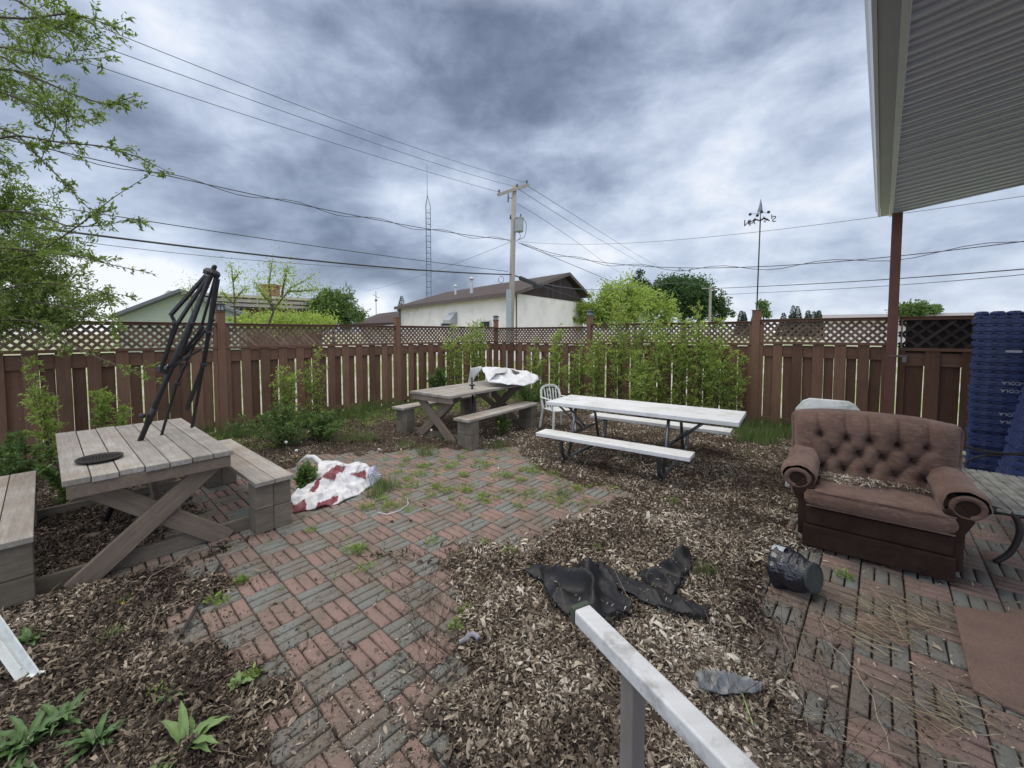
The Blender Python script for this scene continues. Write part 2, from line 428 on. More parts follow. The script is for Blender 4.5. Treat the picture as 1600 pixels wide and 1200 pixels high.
def m_paver(name, c1, c2, c3):
    m, t, b, o = newmat(name)
    g = t.new('ShaderNodeNewGeometry'); pos = g.outputs['Position']; ri = g.outputs['Random Per Island']
    sp1 = t.noise(pos, 260, 3, .7); sp2 = t.noise(pos, 90, 4, .6); big = t.noise(pos, 2.2, 6, .65); mid = t.noise(pos, 9, 5, .65)
    col = t.mix(ri, c1, c2)
    col = t.mix(t.ramp(sp1, [(.42, 0), (.62, .8)]), col, c3)
    col = t.mix(t.math('MULTIPLY', t.ramp(sp1, [(.66, 0), (.72, 1)]), .7), col, (.32, .30, .28))
    col = t.mix(t.math('MULTIPLY', t.ramp(sp2, [(.28, 1), (.46, 0)]), .22), col, (.06, .052, .046))
    dirt = t.mix(t.ramp(sp2, [(.3, 0), (.7, 1)]), (.125, .098, .076), (.21, .17, .135))
    dm = t.ramp(t.math('ADD', t.math('MULTIPLY', big, .7), t.math('MULTIPLY', mid, .35)), [(.46, 0), (.61, .88)])
    col = t.mix(dm, col, dirt)
    t.setin(b.inputs['Base Color'], col); b.inputs['Roughness'].default_value = .88
    b.inputs['Specular IOR Level'].default_value = .25
    bump(t, b, t.math('ADD', sp1, t.math('MULTIPLY', sp2, 1.5)), .55, .004); return m
M['pav_r'] = m_paver('red_paver', (.255, .158, .132), (.205, .130, .110), (.30, .22, .19))
M['pav_g'] = m_paver('grey_paver', (.175, .180, .162), (.140, .145, .134), (.235, .235, .215))
S = .225; OX, OY = -1.575, 2.705
vs, fs, mi = [], [], []
U2 = np.array([U.x, U.y]); V2 = np.array([V_.x, V_.y])
def brick(cx_, cy_, du, dv, mat):
    # du, dv half sizes along U and V
    e = .006; z = rng.normal(0, .0022); tx, ty = rng.normal(0, .008, 2); rz = rng.normal(0, .008)
    if rng.random() < .03: z -= .006
    ring = []
    for (k, zz_) in ((1.0, -.035), (1.0, -.0055), (0, 0.0)):
        for (a, b2) in ((-1, -1), (1, -1), (1, 1), (-1, 1)):
            aa = a*(du - (0 if k else e)); bb = b2*(dv - (0 if k else e))
            aa2 = aa - rz*bb; bb2 = bb + rz*aa
            p = np.array([cx_, cy_]) + U2*aa2 + V2*bb2
            ring.append((p[0], p[1], zz_ + z + tx*aa + ty*bb))
    o = len(vs); vs.extend(ring)
    for lvl in (0, 1):
        for k in range(4):
            k2 = (k+1) % 4; fs.append((o+lvl*4+k, o+lvl*4+k2, o+(lvl+1)*4+k2, o+(lvl+1)*4+k)); mi.append(mat)
    fs.append((o+8, o+9, o+10, o+11)); mi.append(mat)
ii = np.arange(-40, 60)
for i in range(-46, 60):
    for j in range(-40, 56):
        c = np.array([OX, OY]) + U2*S*(i+.5) + V2*S*(j+.5)
        if j >= 9: c = c + U2*(.03 if j < 12 else .045)
        if c[1] < .25 or c[1] > 9.2: continue
        rel = c - np.array([CORNER.x, CORNER.y])
        if rel @ U2 > -.25 or rel @ V2 < .9: continue
        px, py = PX(c[0], c[1], 0)
        if px < -250 or px > 1950: continue
        if bedmask(np.array([c[0]]), np.array([c[1]]))[0] > .98 and rng.random() < .98 and sdist(np.array([c[0]]), np.array([c[1]]), BEDS[0])[0] < .5 and False: continue
        red = (i + j) % 2 == 0
        w = S/3
        for k in range(3):
            off = (k-1)*w
            if red: cc = c + U2*off; brick(cc[0], cc[1], w/2-.0045, S/2-.0045, 0)
            else: cc = c + V2*off; brick(cc[0], cc[1], S/2-.0045, w/2-.0045, 1)
pv = npmesh('patio_pavers', np.array(vs), np.array(fs), [M['pav_r'], M['pav_g']], midx=mi)
tag(pv, kind='structure')

def m_soil():
    m, t, b, o = newmat('leaf_mould_soil')
    g = t.new('ShaderNodeNewGeometry'); pos = g.outputs['Position']
    a = t.noise(pos, 55, 5, .7, .8); c = t.noise(pos, 6, 5, .6); d = t.noise(pos, 160, 3, .6)
    col = t.ramp(a, [(.3, (.018, .013, .010)), (.5, (.065, .047, .034)), (.62, (.15, .112, .082)), (.78, (.30, .245, .19))])
    col = t.mix(t.math('MULTIPLY', t.ramp(c, [(.35, 0), (.7, 1)]), .35), col, (.11, .08, .055))
    t.setin(b.inputs['Base Color'], col); b.inputs['Roughness'].default_value = .95; b.inputs['Specular IOR Level'].default_value = .1
    bump(t, b, t.math('ADD', a, t.math('MULTIPLY', d, .5)), 1.0, .02); return m
x = np.arange(-6.5, 6.2, .035); y = np.arange(.2, 10.6, .035)
XX, YY = np.meshgrid(x, y); ZZ = bedz(XX, YY)
nx, ny = len(x), len(y)
Vg = np.stack([XX, YY, ZZ], -1).reshape(-1, 3)
idx = np.arange(nx*ny).reshape(ny, nx)
Fq = np.stack([idx[:-1, :-1], idx[:-1, 1:], idx[1:, 1:], idx[1:, :-1]], -1).reshape(-1, 4)
rel = Vg[:, :2] - np.array([CORNER.x, CORNER.y])
ok = ((rel @ U2) < .1) & ((rel @ V2) > -.1) & (Vg[:, 2] > -.0215)
Fq = Fq[ok[Fq].all(1)]
tag(npmesh('soil', Vg, Fq, m_soil(), smooth=True), kind='structure')

# leaf litter: curled dead leaves and bark flakes
def m_chips():
    m, t, b, o = newmat('dead_leaves')
    g = t.new('ShaderNodeNewGeometry')
    nz = t.noise(g.outputs['Position'], 1.5, 4, .6)
    f = t.math('ADD', t.math('MULTIPLY', g.outputs['Random Per Island'], .72), t.math('MULTIPLY_ADD', nz, 1.4, -.47))
    sx_ = t.new('ShaderNodeSeparateXYZ'); t.link(g.outputs['Position'], sx_.inputs[0])
    f = t.math('ADD', f, t.math('MULTIPLY', t.math('LESS_THAN', sx_.outputs[0], -.7), -.17), clamp=True)
    col = t.ramp(f, [(0, (.014, .010, .008)), (.32, (.052, .038, .028)), (.55, (.140, .108, .080)), (.75, (.28, .225, .17)), (.88, (.44, .37, .285)), (1, (.60, .545, .46))])
    t.setin(b.inputs['Base Color'], col); b.inputs['Roughness'].default_value = .85; b.inputs['Specular IOR Level'].default_value = .2
    return m
M['chips'] = m_chips()
def chips(P, L, Wd, up=.5, name='leaf_litter'):
    n = len(P); th = rng.uniform(0, 2*np.pi, n)
    el = rng.normal(0, up, n)
    d = np.stack([np.cos(th)*np.cos(el), np.sin(th)*np.cos(el), np.sin(el)], 1)
    nn = nrm(np.stack([rng.normal(0, .5, n), rng.normal(0, .5, n), np.ones(n)], 1))
    s = nrm(np.cross(nn, d)); w = np.cross(d, s)
    k = rng.uniform(-.5, .9, n)
    ring = []
    for a, ws, lift in ((-.5, .35, -.25), (-.15, 1, .12), (.2, .95, .12), (.5, .2, -.25)):
        c = P + d*(a*L)[:, None] + w*(lift*k*L)[:, None]
        ring += [c + s*(ws*Wd/2)[:, None] + w*(.3*Wd*ws)[:, None], c - s*(ws*Wd/2)[:, None] + w*(.3*Wd*ws)[:, None]]
    V = np.stack(ring, 1).reshape(-1, 3); i = np.arange(n)[:, None]*8
    Fq = np.concatenate([i + np.array([[0, 1, 3, 2]]), i + np.array([[2, 3, 5, 4]]), i + np.array([[4, 5, 7, 6]])], 0)
    return V, Fq
def sample_ground(n, dens):
    out = []
    tot = 0
    while tot < n:
        # sample uniformly in a mix of world area and picture area so near ground is denser
        k = 60000
        Y = np.exp(rng.uniform(np.log(.75), np.log(9.5), k)); X = rng.uniform(-1.45, 1.45, k)*Y
        d = dens(X, Y); keep = rng.random(k) < d
        out.append(np.stack([X[keep], Y[keep]], 1)); tot += keep.sum()
    return np.concatenate(out)[:n]
def dens_bed(X, Y):
    m = bedmask(X, Y); n = .5+.5*wob2(X*1.7+3, Y*1.7)
    rel = np.stack([X, Y], -1) - np.array([CORNER.x, CORNER.y])
    ins = ((rel @ U2) < -.05) & ((rel @ V2) > .05)
    soft = np.zeros(X.shape)
    for p in BEDS[:4]: soft = np.maximum(soft, np.clip((sdist(X, Y, p)+.45+.12*wob(X, Y))/.5, 0, 1)**3)
    return np.where(ins, m*(.45+.55*n) + .035*soft + .004, 0)
C = sample_ground(270000, dens_bed)
zc = np.maximum(bedz(C[:, 0], C[:, 1]), 0.001) + rng.uniform(.001, .016, len(C))
sz = rng.lognormal(0, .42, len(C))
P3 = np.stack([C[:, 0], C[:, 1], zc], 1)
V1, F1 = chips(P3, .0235*sz, .0056*sz*rng.uniform(.5, 1.6, len(C)), .55)
tag(npmesh('leaf_litter', V1, F1, M['chips']), kind='stuff')

def dens_deb(X, Y):
    soft = np.zeros(X.shape)
    for p in BEDS[:4]: soft = np.maximum(soft, np.clip((sdist(X, Y, p)+.7+.2*wob2(X*2, Y*2))/.8, 0, 1)**2)
    rel = np.stack([X, Y], -1) - np.array([CORNER.x, CORNER.y])
    return np.where(((rel @ U2) < -.05) & ((rel @ V2) > .05), .25*np.maximum(soft, 0)+.05+.12*np.clip(wob2(X*1.3+5, Y*1.3), 0, 1), 0)
C = sample_ground(60000, dens_deb)
P3 = np.stack([C[:, 0], C[:, 1], np.maximum(bedz(C[:, 0], C[:, 1]), 0.001) + .002], 1); sz = rng.lognormal(0, .4, len(C))
V1, F1 = chips(P3, .009*sz, .0035*sz, .2)
tag(npmesh('fine_debris', V1, F1, M['chips']), kind='stuff')

# twigs and dry stalks on the ground
def m_twig():
    m, t, b, o = newmat('dry_twigs'); g = t.new('ShaderNodeNewGeometry')
    col = t.ramp(g.outputs['Random Per Island'], [(0, (.03, .02, .015)), (.5, (.09, .06, .042)), (.8, (.22, .17, .12)), (1, (.42, .36, .27))])
    t.setin(b.inputs['Base Color'], col); b.inputs['Roughness'].default_value = .8; return m
M['twig'] = m_twig()
tw = MB()
def twig(p, th, L, r, bend=.3, rise=0.0, n=6):
    pts = []; a = th; q = Vector(p)
    for k in range(n):
        pts.append(q.copy()); a += random.gauss(0, bend/2)
        q = q + Vector((math.cos(a), math.sin(a), 0))*(L/n); q.z += rise*L/n + random.gauss(0, .003)
    tw.tube(pts, [r*(1-.6*k/(n-1)) for k in range(n)], 4)
Ct = sample_ground(900, dens_bed)
for (a, b) in Ct:
    z = float(max(bedz(np.array([a]), np.array([b]))[0], 0)) + .012
    twig((a, b, z), random.uniform(0, 6.28), random.uniform(.08, .34), random.uniform(.0012, .003), rise=random.uniform(0, .12))
# standing dead stems near the right and bottom
for k in range(230):
    if k < 120: px, py = random.uniform(1080, 1330), random.uniform(990, 1230)
    elif k < 190: px, py = random.uniform(620, 700), random.uniform(900, 1110)
    else: px, py = random.uniform(900, 1180), random.uniform(740, 1000)
    x0, y0 = G(px, py)
    twig((x0, y0, .0), random.uniform(0, 6.28), random.uniform(.12, .4), random.uniform(.001, .0022), .25, random.uniform(.2, 1.4))
tw0 = tw; tw = MB()
for k in range(300):
    if k < 120: px, py = random.gauss(1400, 45), random.gauss(1005, 20)
    elif k < 220: px, py = random.gauss(1440, 34), random.gauss(972, 12)
    else: px, py = random.gauss(1490, 40), random.gauss(1130, 25)
    x0, y0 = G(px, py)
    twig((x0, y0, .01), R(180-44)+random.gauss(0, .5), random.uniform(.08, .28), random.uniform(.0012, .0026), .35, random.uniform(0, .25))
def m_straw():
    m, t, b, o = newmat('dry_straw'); g = t.new('ShaderNodeNewGeometry')
    t.setin(b.inputs['Base Color'], t.ramp(g.outputs['Random Per Island'], [(0, (.12, .085, .05)), (.5, (.30, .23, .14)), (1, (.50, .42, .28))])); b.inputs['Roughness'].default_value = .7; return m
M['straw'] = m_straw()
for k in range(260):      # straw lying along the fence foot
    q_ = random.uniform(.6, 7.4); p = CORNER - U*q_ + V_*random.uniform(.5, 2.0); twig((p.x, p.y, .02), random.uniform(0, 6.28), random.uniform(.15, .45), random.uniform(.0015, .003), .3, random.uniform(0, .5))
for k in range(140):
    px, py = random.uniform(850, 1250), random.uniform(700, 800); x0, y0 = G(px, py); twig((x0, y0, .04), random.uniform(0, 6.28), random.uniform(.1, .35), random.uniform(.0012, .0024), .3, random.uniform(0, .3))
tag(tw.build('dry_grass', M['straw'], smooth=True), kind='stuff'); tw = tw0
# a few long fallen canes
for pts, r in ([[(900,870),(860,930),(840,990)], .004], [[(300,860),(180,965),(60,1050)], .004], [[(330,905),(250,960),(215,1090)], .004],
               [[(945,760),(975,790),(995,850)], .003], [[(620,690),(700,640),(745,618)], .004], [[(560,712),(640,690),(690,650)], .003],
               [[(1290,1010),(1340,1060),(1400,1190)], .003], [[(1260,1005),(1300,1100),(1310,1200)], .003], [[(470,835),(530,800),(600,790)], .004],
               [[(840,1090),(870,1010),(905,985)], .009], [[(780,1110),(850,1090),(920,1110)], .005]):
    W3 = [Vector((*G(*p), .03)) for p in pts]
    q = [W3[0].lerp(W3[1], k/4) for k in range(4)] + [W3[1].lerp(W3[2], k/5) for k in range(6)]
    q = [v + Vector((random.gauss(0, .012), random.gauss(0, .012), random.gauss(0, .006))) for v in q]
    tw.tube(q, [r*(1-.05*k) for k in range(len(q))], 5)
tag(tw.build('dry_twigs', M['twig'], smooth=True), kind='stuff')

# ------------------------------------------------------------------ fence
def fz_left(px): return 1.86
def panel(parent, L, zt, seed, mat_b, latm, zlat=.43, pitch=.30, bl=.03, lat_p=.105, wj=.145):
    """one bay along local x from 0 to L; camera side is -y"""
    rd = random.Random(seed)
    b = MB(); n = max(2, round(L/pitch)); p = L/n
    zb = zt - zlat
    for k in range(n+1):
        w = wj + rd.uniform(-.006, .006); cx_ = k*p
        x0, x1 = max(0, cx_-w/2), min(L, cx_+w/2)
        if x1 - x0 > .03:
            b.box(((x0+x1)/2, -.034+rd.uniform(-.003, .003), (zb+bl)/2+.01), (x1-x0, .018, zb-bl), Matrix.Rotation(rd.gauss(0, .003), 3, 'Y'))
        if k < n:
            b.box((cx_+p/2+rd.uniform(-.006, .006), .032, (zb+bl)/2-.02), (p-wj-.004+rd.uniform(-.014, .004), .018, zb-bl), Matrix.Rotation(rd.gauss(0, .004), 3, 'Y'))
    b.build('board_panel', mat_b, parent, bevel=.002, seg=1)
    nl_ = MB()
    for k in range(n+1):
        for dx in (-.035, .035):
            for zq in (zb-.09, zb-.17, .16):
                xq = k*p+dx
                if .01 < xq < L-.01: nl_.lathe([(.0045, 0), (.003, -.003), (.0005, -.0035)], (xq+rd.uniform(-.004, .004), -.045, zq+rd.uniform(-.008, .008)), 6, Matrix.Rotation(R(-90), 3, 'X').inverted())
    o = nl_.build('nail_heads', M['iron'], parent); o['kind'] = 'stuff'
    for (yc, zc0, sy_, sz_) in ((0, zb-.125, .042, .19), (0, .14, .042, .09), (-.01, zb+.022, .10, .044), (-.008, zt-.022, .085, .044)):
        r = MB(); r.box((L/2, yc, zc0), (L, sy_, sz_))
        r.build('rail', M['fence_h'], parent, bevel=.003, seg=1)
    r = MB(); r.box((L/2, -.008, zt+.006), (L, .13, .012)); r.build('cap_board', M['fence_h'], parent, bevel=.003, seg=1)
    la = MB(); z0, z1 = zb+.044, zt-.044; h = z1-z0
    k = -int(h/lat_p)-2
    while k*lat_p < L+h:
        for s_, yy in ((1, -.006), (-1, .004)):
            a0 = k*lat_p + rd.uniform(-.004, .004)
            xa, xb, za, zb_ = (a0, a0+h, z0, z1) if s_ > 0 else (a0+h, a0, z0, z1)
            # clip to [0,L]
            def cl(xq, zq, xr, zr):
                if xq < 0: zq = zq + (0-xq)/(xr-xq)*(zr-zq); xq = 0
                if xq > L: zq = zq + (L-xq)/(xr-xq)*(zr-zq); xq = L
                return xq, zq
            if (xa < 0 and xb < 0) or (xa > L and xb > L): continue
            pa = cl(xa, za, xb, zb_); pb = cl(xb, zb_, xa, za)
            if math.hypot(pa[0]-pb[0], pa[1]-pb[1]) < .02: continue
            la.beam((pa[0], yy, pa[1]), (pb[0], yy, pb[1]), .010, .036, up=(0, 1, 0)) if False else la.beam((pa[0], yy, pa[1]), (pb[0], yy, pb[1]), .009, .038, up=(1, 0, 0) if abs(pa[0]-pb[0]) < 1e-6 else (0, 0, 1))
        k += 1
    la.build('lattice', latm, parent)
def post(parent, x, zt, w=.115, trim=True):
    p = MB(); p.box((x, 0, zt/2), (w, w, zt))
    if trim: p.box((x-.085, -.01, (zt-.25)/2), (.045, .07, zt-.25)); p.box((x+.085, -.01, (zt-.25)/2), (.045, .07, zt-.25))
    p.box((x, 0, zt+.008), (w+.02, w+.02, .016))
    return p.build('post', M['fence'], parent, bevel=.004, seg=1)
def solar_light(loc, label, rz):
    t = thing('post_light', label, 'light', loc, rz, 'solar lights on the fence posts')
    b = MB(); b.box((0, 0, .012), (.125, .125, .024)); b.box((0, 0, .115), (.15, .15, .016))
    b.lathe([(.085, .123), (.04, .15), (.001, .155)], n=4, M3=Matrix.Rotation(R(45), 3, 'Z'))
    for sx in (-1, 0, 1):
        for sy in (-1, 0, 1):
            if (sx, sy) != (0, 0): b.box((sx*.052, sy*.052, .066), (.008, .008, .09))
    for zz_ in (.055, .085): 
        for sgn in (-1, 1): b.box((sgn*.052, 0, zz_), (.006, .104, .005)); b.box((0, sgn*.052, zz_), (.104, .006, .005))
    b.build('housing', M['black_metal'], t, bevel=.002, seg=1)
    l = MB(); l.box((0, 0, .066), (.085, .085, .085)); l.build('lens', simple('frosted_lens', (.62, .64, .62), (.45, .46, .44), 10, .3), t)
    return t
# left fence: local +x runs from the corner towards the camera (-U); camera side must be -y local
rotL = math.atan2(-U.y, -U.x)
fl = thing('fence', 'dark brown wooden fence with lattice top behind the picnic table under the bare parasol frame', 'fence', tuple(CORNER), rotL)
# for direction -U, left normal = (U.y,-U.x)*... camera side check handled by flipping y
baysL = [0, 3.28, 6.70, 10.05, 13.4]
# local y axis = rot90(-U) = (U.y, -U.x) -> points towards +V_ (inside of the yard): flip builder via a child empty is not wanted, so mirror meshes
class Flip: pass
def mirror_children(o):
    for c in o.children:
        if c.type == 'MESH' and not c.get('_fl'):
            c.data.transform(Matrix.Diagonal((1, -1, 1, 1))); c.data.flip_normals(); c['_fl'] = 1
for k in range(4):
    a, b = baysL[k], baysL[k+1]
    n0 = len(fl.children)
    sub_before = set(fl.children)
    panel(fl, b-a-.11, 1.855, 10+k, M['fence'], M['lattice'])
    for c in set(fl.children) - sub_before: c.data.transform(Matrix.Translation((a+.055, 0, 0)))
for k, xq in enumerate(baysL): post(fl, xq, 2.05 if k else 2.04, .11 if k < 2 else .12, k == 2)
mirror_children(fl)
for c in fl.children: del c['_fl']
# right fence: local +x along V_ ; local y = rot90(V_) = U (outside) -> camera side is -y already
rotR = math.atan2(V_.y, V_.x)
fr = thing('fence', 'reddish brown wooden fence with lattice top behind the white picnic table and saplings', 'fence', tuple(CORNER), rotR)
baysR = [0, 3.16, 6.665, 8.50]
zR = [1.84, 1.90, 1.93]
for k in range(3):
    a, b = baysR[k], baysR[k+1]; before = set(fr.children)
    panel(fr, b-a-.11, zR[k], 30+k, M['fence'], M['lattice'])
    for c in set(fr.children) - before: c.data.transform(Matrix.Translation((a+.055, 0, 0)))
post(fr, 3.16, 2.08, .11, False); post(fr, 6.665, 2.10, .13, True); post(fr, 8.47, 1.93, .09, False)
solar_light(tuple(CORNER + Vector((0, 0, 2.056))), 'black caged solar light on the corner post where the two fences meet', rotL)
solar_light(tuple(CORNER - U*6.70 + Vector((0, 0, 2.066))), 'black caged solar light on the fence post beside the parasol frame', rotL)
solar_light(tuple(CORNER + V_*3.16 + Vector((0, 0, 2.096))), 'black caged solar light on the fence post among the green saplings', rotR)
# gate
gt = thing('fence_gate', 'brown board gate with dark weathered lattice top between roof post and blue crates', 'gate', tuple(CORNER + V_*8.55), rotR)
panel(gt, 1.45, 1.93, 77, M['gate'], M['lattice_dark'], zlat=.50, pitch=.36, lat_p=.17, wj=.155)
la = MB(); la.box((.02, -.06, 1.35), (.16, .012, .03)); la.box((.07, -.062, 1.31), (.05, .014, .10)); la.tube([(-.10, -.17, 1.355), (.1, -.07, 1.355)], .006)
la.build('latch', M['alu_side'], gt)
fm = MB(); fm.box((.03, .0, .95), (.02, .04, 1.86)); fm.build('frame', M['alu_side'], gt)
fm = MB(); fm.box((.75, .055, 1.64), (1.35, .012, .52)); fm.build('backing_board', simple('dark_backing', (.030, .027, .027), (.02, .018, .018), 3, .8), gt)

# ------------------------------------------------------------------ porch roof
soffit_m = None
def m_soffit():
    m, t, b, o = newmat('white_ribbed_soffit')
    t.setin(b.inputs['Base Color'], t.mix(t.noise(t.new('ShaderNodeTexCoord').outputs['Object'], 2, 4), (.66, .71, .82), (.58, .63, .73)))  # white soffit, the blue cast of the sky mixed into its colour
    b.inputs['Roughness'].default_value = .45
    tc = t.new('ShaderNodeTexCoord'); bump(t, b, t.noise(tc.outputs['Object'], 45, 3), .25, .006); return m
PORCH = CORNER + V_*8.44
pr = thing('porch_roof', 'grey ribbed porch roof with gutter on a reddish brown post beside the gate', 'roof', tuple(PORCH), math.atan2(-U.y, -U.x))
# local x = -U (towards the house corner behind the viewer), local y = rot90(-U) = (U.y,-U.x) = V_ (towards the house)
ZP = 3.50; LR = 11.0; WR = 5.2; SL = .11
so = MB()
pit = .20; n = int(LR/pit)
prof = []
for k in range(n):
    x0 = k*pit
    prof += [(x0, 0), (x0+.004, -.024), (x0+.036, -.024), (x0+.044, .012), (x0+.052, .012), (x0+.056, 0), (x0+.108, 0), (x0+.111, -.014), (x0+.130, -.014), (x0+.134, .010), (x0+.140, .010), (x0+.143, 0)]
vs2 = []; fs2 = []
for (x0, dz) in prof:
    for yy in (-.02, WR): vs2.append((x0-.08, yy, ZP+.03+SL*yy+dz))
for k in range(len(prof)-1): fs2.append((2*k, 2*k+1, 2*k+3, 2*k+2))
so.add(vs2, fs2); so.build('soffit', m_soffit(), pr)
trim_m = simple('white_metal_trim', (.68, .74, .82), (.60, .66, .73), 2, .4, bmp=.05)  # white trim tinted with the same blue sky cast
bm = MB()
bm.prism([(-.056, ZP-.015), (-.014, ZP-.015), (-.014, ZP+.20), (-.056, ZP+.20)], -.12, LR, lambda a, b, t: (t, a, b)); bm.build('beam', trim_m, pr, bevel=.003)
ov = MB()
ov.box((LR/2-.1, -.106, ZP+.012), (LR, .096, .012))
ov.build('eave_panel', simple('grey_eave_panel', (.44, .48, .54), (.38, .42, .47), 2, .5, bmp=.1), pr)
gu = MB()
gu.prism([(-.156, ZP-.005), (-.179, ZP-.005), (-.192, ZP+.03), (-.196, ZP+.07), (-.214, ZP+.10), (-.216, ZP+.12), (-.204, ZP+.12), (-.186, ZP+.07), (-.174, ZP+.01), (-.156, ZP+.01)], -.10, LR, lambda a, b, t: (t, a, b))
gu.build('gutter', trim_m, pr)
rf = MB(); rf.prism([(-.18, ZP+.13), (-.18, ZP+.15), (WR, ZP+.24+SL*WR+.12), (WR, ZP+.20+SL*WR+.05)], -.12, LR, lambda a, b, t: (t, a, b))
rf.build('roof_deck', simple('dark_shingles', (.06, .055, .05), (.04, .035, .03), 20, .9), pr)
fa = MB(); fa.prism([(-.05, ZP+.02), (WR, ZP+.02+SL*WR), (WR, ZP+.2+SL*WR), (-.05, ZP+.14)], -.145, -.121, lambda a, b, t: (t, a, b))
fa.build('end_fascia', simple('brown_fascia', (.16, .12, .115), (.12, .09, .085), 4, .6), pr)
pm = simple('red_brown_post_paint', (.17, .072, .052), (.125, .052, .038), 5, .55, (1, 1, .4), .2, 60, dirt=((.08, .045, .035), 4, .5))
po = MB(); po.box((.07, .035, ZP/2-.01), (.118, .118, ZP-.02)); po.build('post', pm, pr, bevel=.006)
p2 = MB(); p2.box((0, 1.36, 1.85), (.09, .09, 3.72)); p2.build('rear_post', simple('white_post', (.55, .56, .58), (.5, .5, .52), 3, .5), pr, bevel=.005)
p3 = MB(); p3.box((0, 1.33, ZP+.02), (.16, .14, .28)); p3.build('bracket', simple('mauve_bracket', (.26, .22, .23), (.2, .17, .18), 3, .6), pr, bevel=.005)

# ------------------------------------------------------------------ picnic tables (timber)
def timber_table():
    t = thing('picnic_table', '', 'table', (0, 0, 0), 0, 'weathered timber picnic tables with attached benches')
    rd = random.Random(3)
    top = MB(); n = 7; Wt = .94; w = Wt/n
    for k in range(n):
        y = -Wt/2 + (k+.5)*w; e = rd.uniform(-.012, .012)
        top.box((.0+e, y, .73+rd.uniform(-.002, .002)), (1.90, w-.006, .040), Matrix.Rotation(rd.gauss(0, .004), 3, 'X'))
    top.build('tabletop', M['grey_wood'], t, bevel=.004)
    cl = MB()
    for xq in (.917, 0, -.90): cl.box((xq, 0, .665), (.045, .90, .088))
    cl.build('cleat', M['leg_wood'], t, bevel=.003)
    for xq, sgn in ((.868, 1), (-.850, -1)):
        for s_, dx in ((1, 0), (-1, -.046*sgn)):
            l = MB(); l.beam((0, -s_*.44, -.01), (0, s_*.40, .71), .042, .135, up=(1, 0, 0))
            # keep long axis as local x for the grain
            d, sd, tt, L = basis((0, -s_*.44, .0), (0, s_*.40, .71), (1, 0, 0))
            l = MB(); l.box((-.03, 0, 0), (L-.06, .135, .040))
            o = l.build('leg', M['leg_wood'], t, bevel=.004)
            o.matrix_local = Matrix.Translation((xq+dx, -s_*.02, .345)) @ Matrix(((0, 0, 1, 0), (d.y, -d.z, 0, 0), (d.z, d.y, 0, 0), (0, 0, 0, 1))).to_4x4()
    for xq in (.79, -.77):
        s2 = MB(); s2.box((xq, 0, .055), (.042, 1.25, .11)); s2.build('sill', M['grey_wood_y'], t, bevel=.004)
    for s_ in (-1, 1):
        b = MB(); d = Vector((.62*s_, 0, .38)); 
        b.beam((.78*s_, 0.03, .28), (.16*s_, 0.03, .68), .04, .085, up=(0, 0, 1)); b.build('brace', M['leg_wood'], t, bevel=.003)
    for s_, x0, x1 in ((1, -.82, 1.02), (-1, -.85, .98)):
        b = MB()
        for k in range(2):
            y = s_*(.598+.152*k+.07); b.box(((x0+x1)/2+rd.uniform(-.01, .01), y, .435), (x1-x0, .147, .038))
        b.build('bench_seat', M['grey_wood'], t, bevel=.004)
        for xq in (x1-.12, x0+.16):
            q = MB()
            for c in range(2):
                for e in range(2):
                    q.box((xq+rd.uniform(-.003, .003), s_*(.60+.07+.142*e), .103+.206*c), (.17, .139, .203))
            q.build('bench_support', M['grey_wood_y'], t, bevel=.006)
    return t
ta = timber_table()
ta['label'] = 'weathered grey picnic table at left holding the folded black parasol frame'
tb = copy_tree(ta)
ta.location = (-3.285, 3.525, 0); ta.rotation_euler = (0, 0, R(-40.9))
tb['label'] = 'weathered grey picnic table near the fence corner with white cloth on its far end'
tb.location = (-.725, 7.08, 0); tb.rotation_euler = (0, 0, R(53.1))
for c in tb.children:
    if c.name.startswith('bench'): c.location.x -= .17

# ------------------------------------------------------------------ white table with tube frame
wt = thing('picnic_table', 'white picnic table with dark tube frame and two white benches before the saplings', 'table', (1.69, 5.35, 0), R(-35))
b = MB()
for k in range(5): b.box((0, -.39+.78*(k+.5)/5, .705), (2.40, .78/5-.003, .048))
b.build('tabletop', M['white_paint'], wt, bevel=.004)
for (x0, x1, yc) in ((-1.10, .80, -.70), (-1.0, 1.0, .78)):
    b = MB()
    for e in (-1, 1): b.box(((x0+x1)/2, yc+e*.066, .365), (x1-x0, .129, .045))
    b.build('bench_seat', M['white_paint'], wt, bevel=.004)
for xq in (-.78, .45):
    f = MB()
    def arc(pts, n=6):
        out = []
        P_ = [Vector(p) for p in pts]
        for k in range(len(P_)-1):
            out += [P_[k].lerp(P_[k+1], i/n) for i in range(n)]
        out.append(P_[-1])
        for _ in range(6): out = [out[0]] + [(out[i-1]+out[i]*2+out[i+1])/4 for i in range(1, len(out)-1)] + [out[-1]]
        return out
    f.tube(arc([(xq, -.74, .34), (xq, -.66, .03), (xq, -.40, .03), (xq, .45, .03), (xq, .72, .03), (xq, .80, .34)]), .024, 10)
    f.tube([(xq, -.82, .33), (xq, .86, .33)], .018, 8)
    for s_ in (-1, 1): f.tube([(xq, s_*.50, .06), (xq+.0, s_*.30, .68)], .02, 8)
    f.build('frame', M['metal_dark'], wt, smooth=True)
    r = MB(); e = 1 if xq > 0 else -1
    for s_ in (-1, 1): r.tube([(xq+e*.02, s_*.05, .34), (xq+e*.42, s_*.12, .68)], .015, 8)
    r.build('brace', M['metal_dark'], wt, smooth=True)
dl = MB()

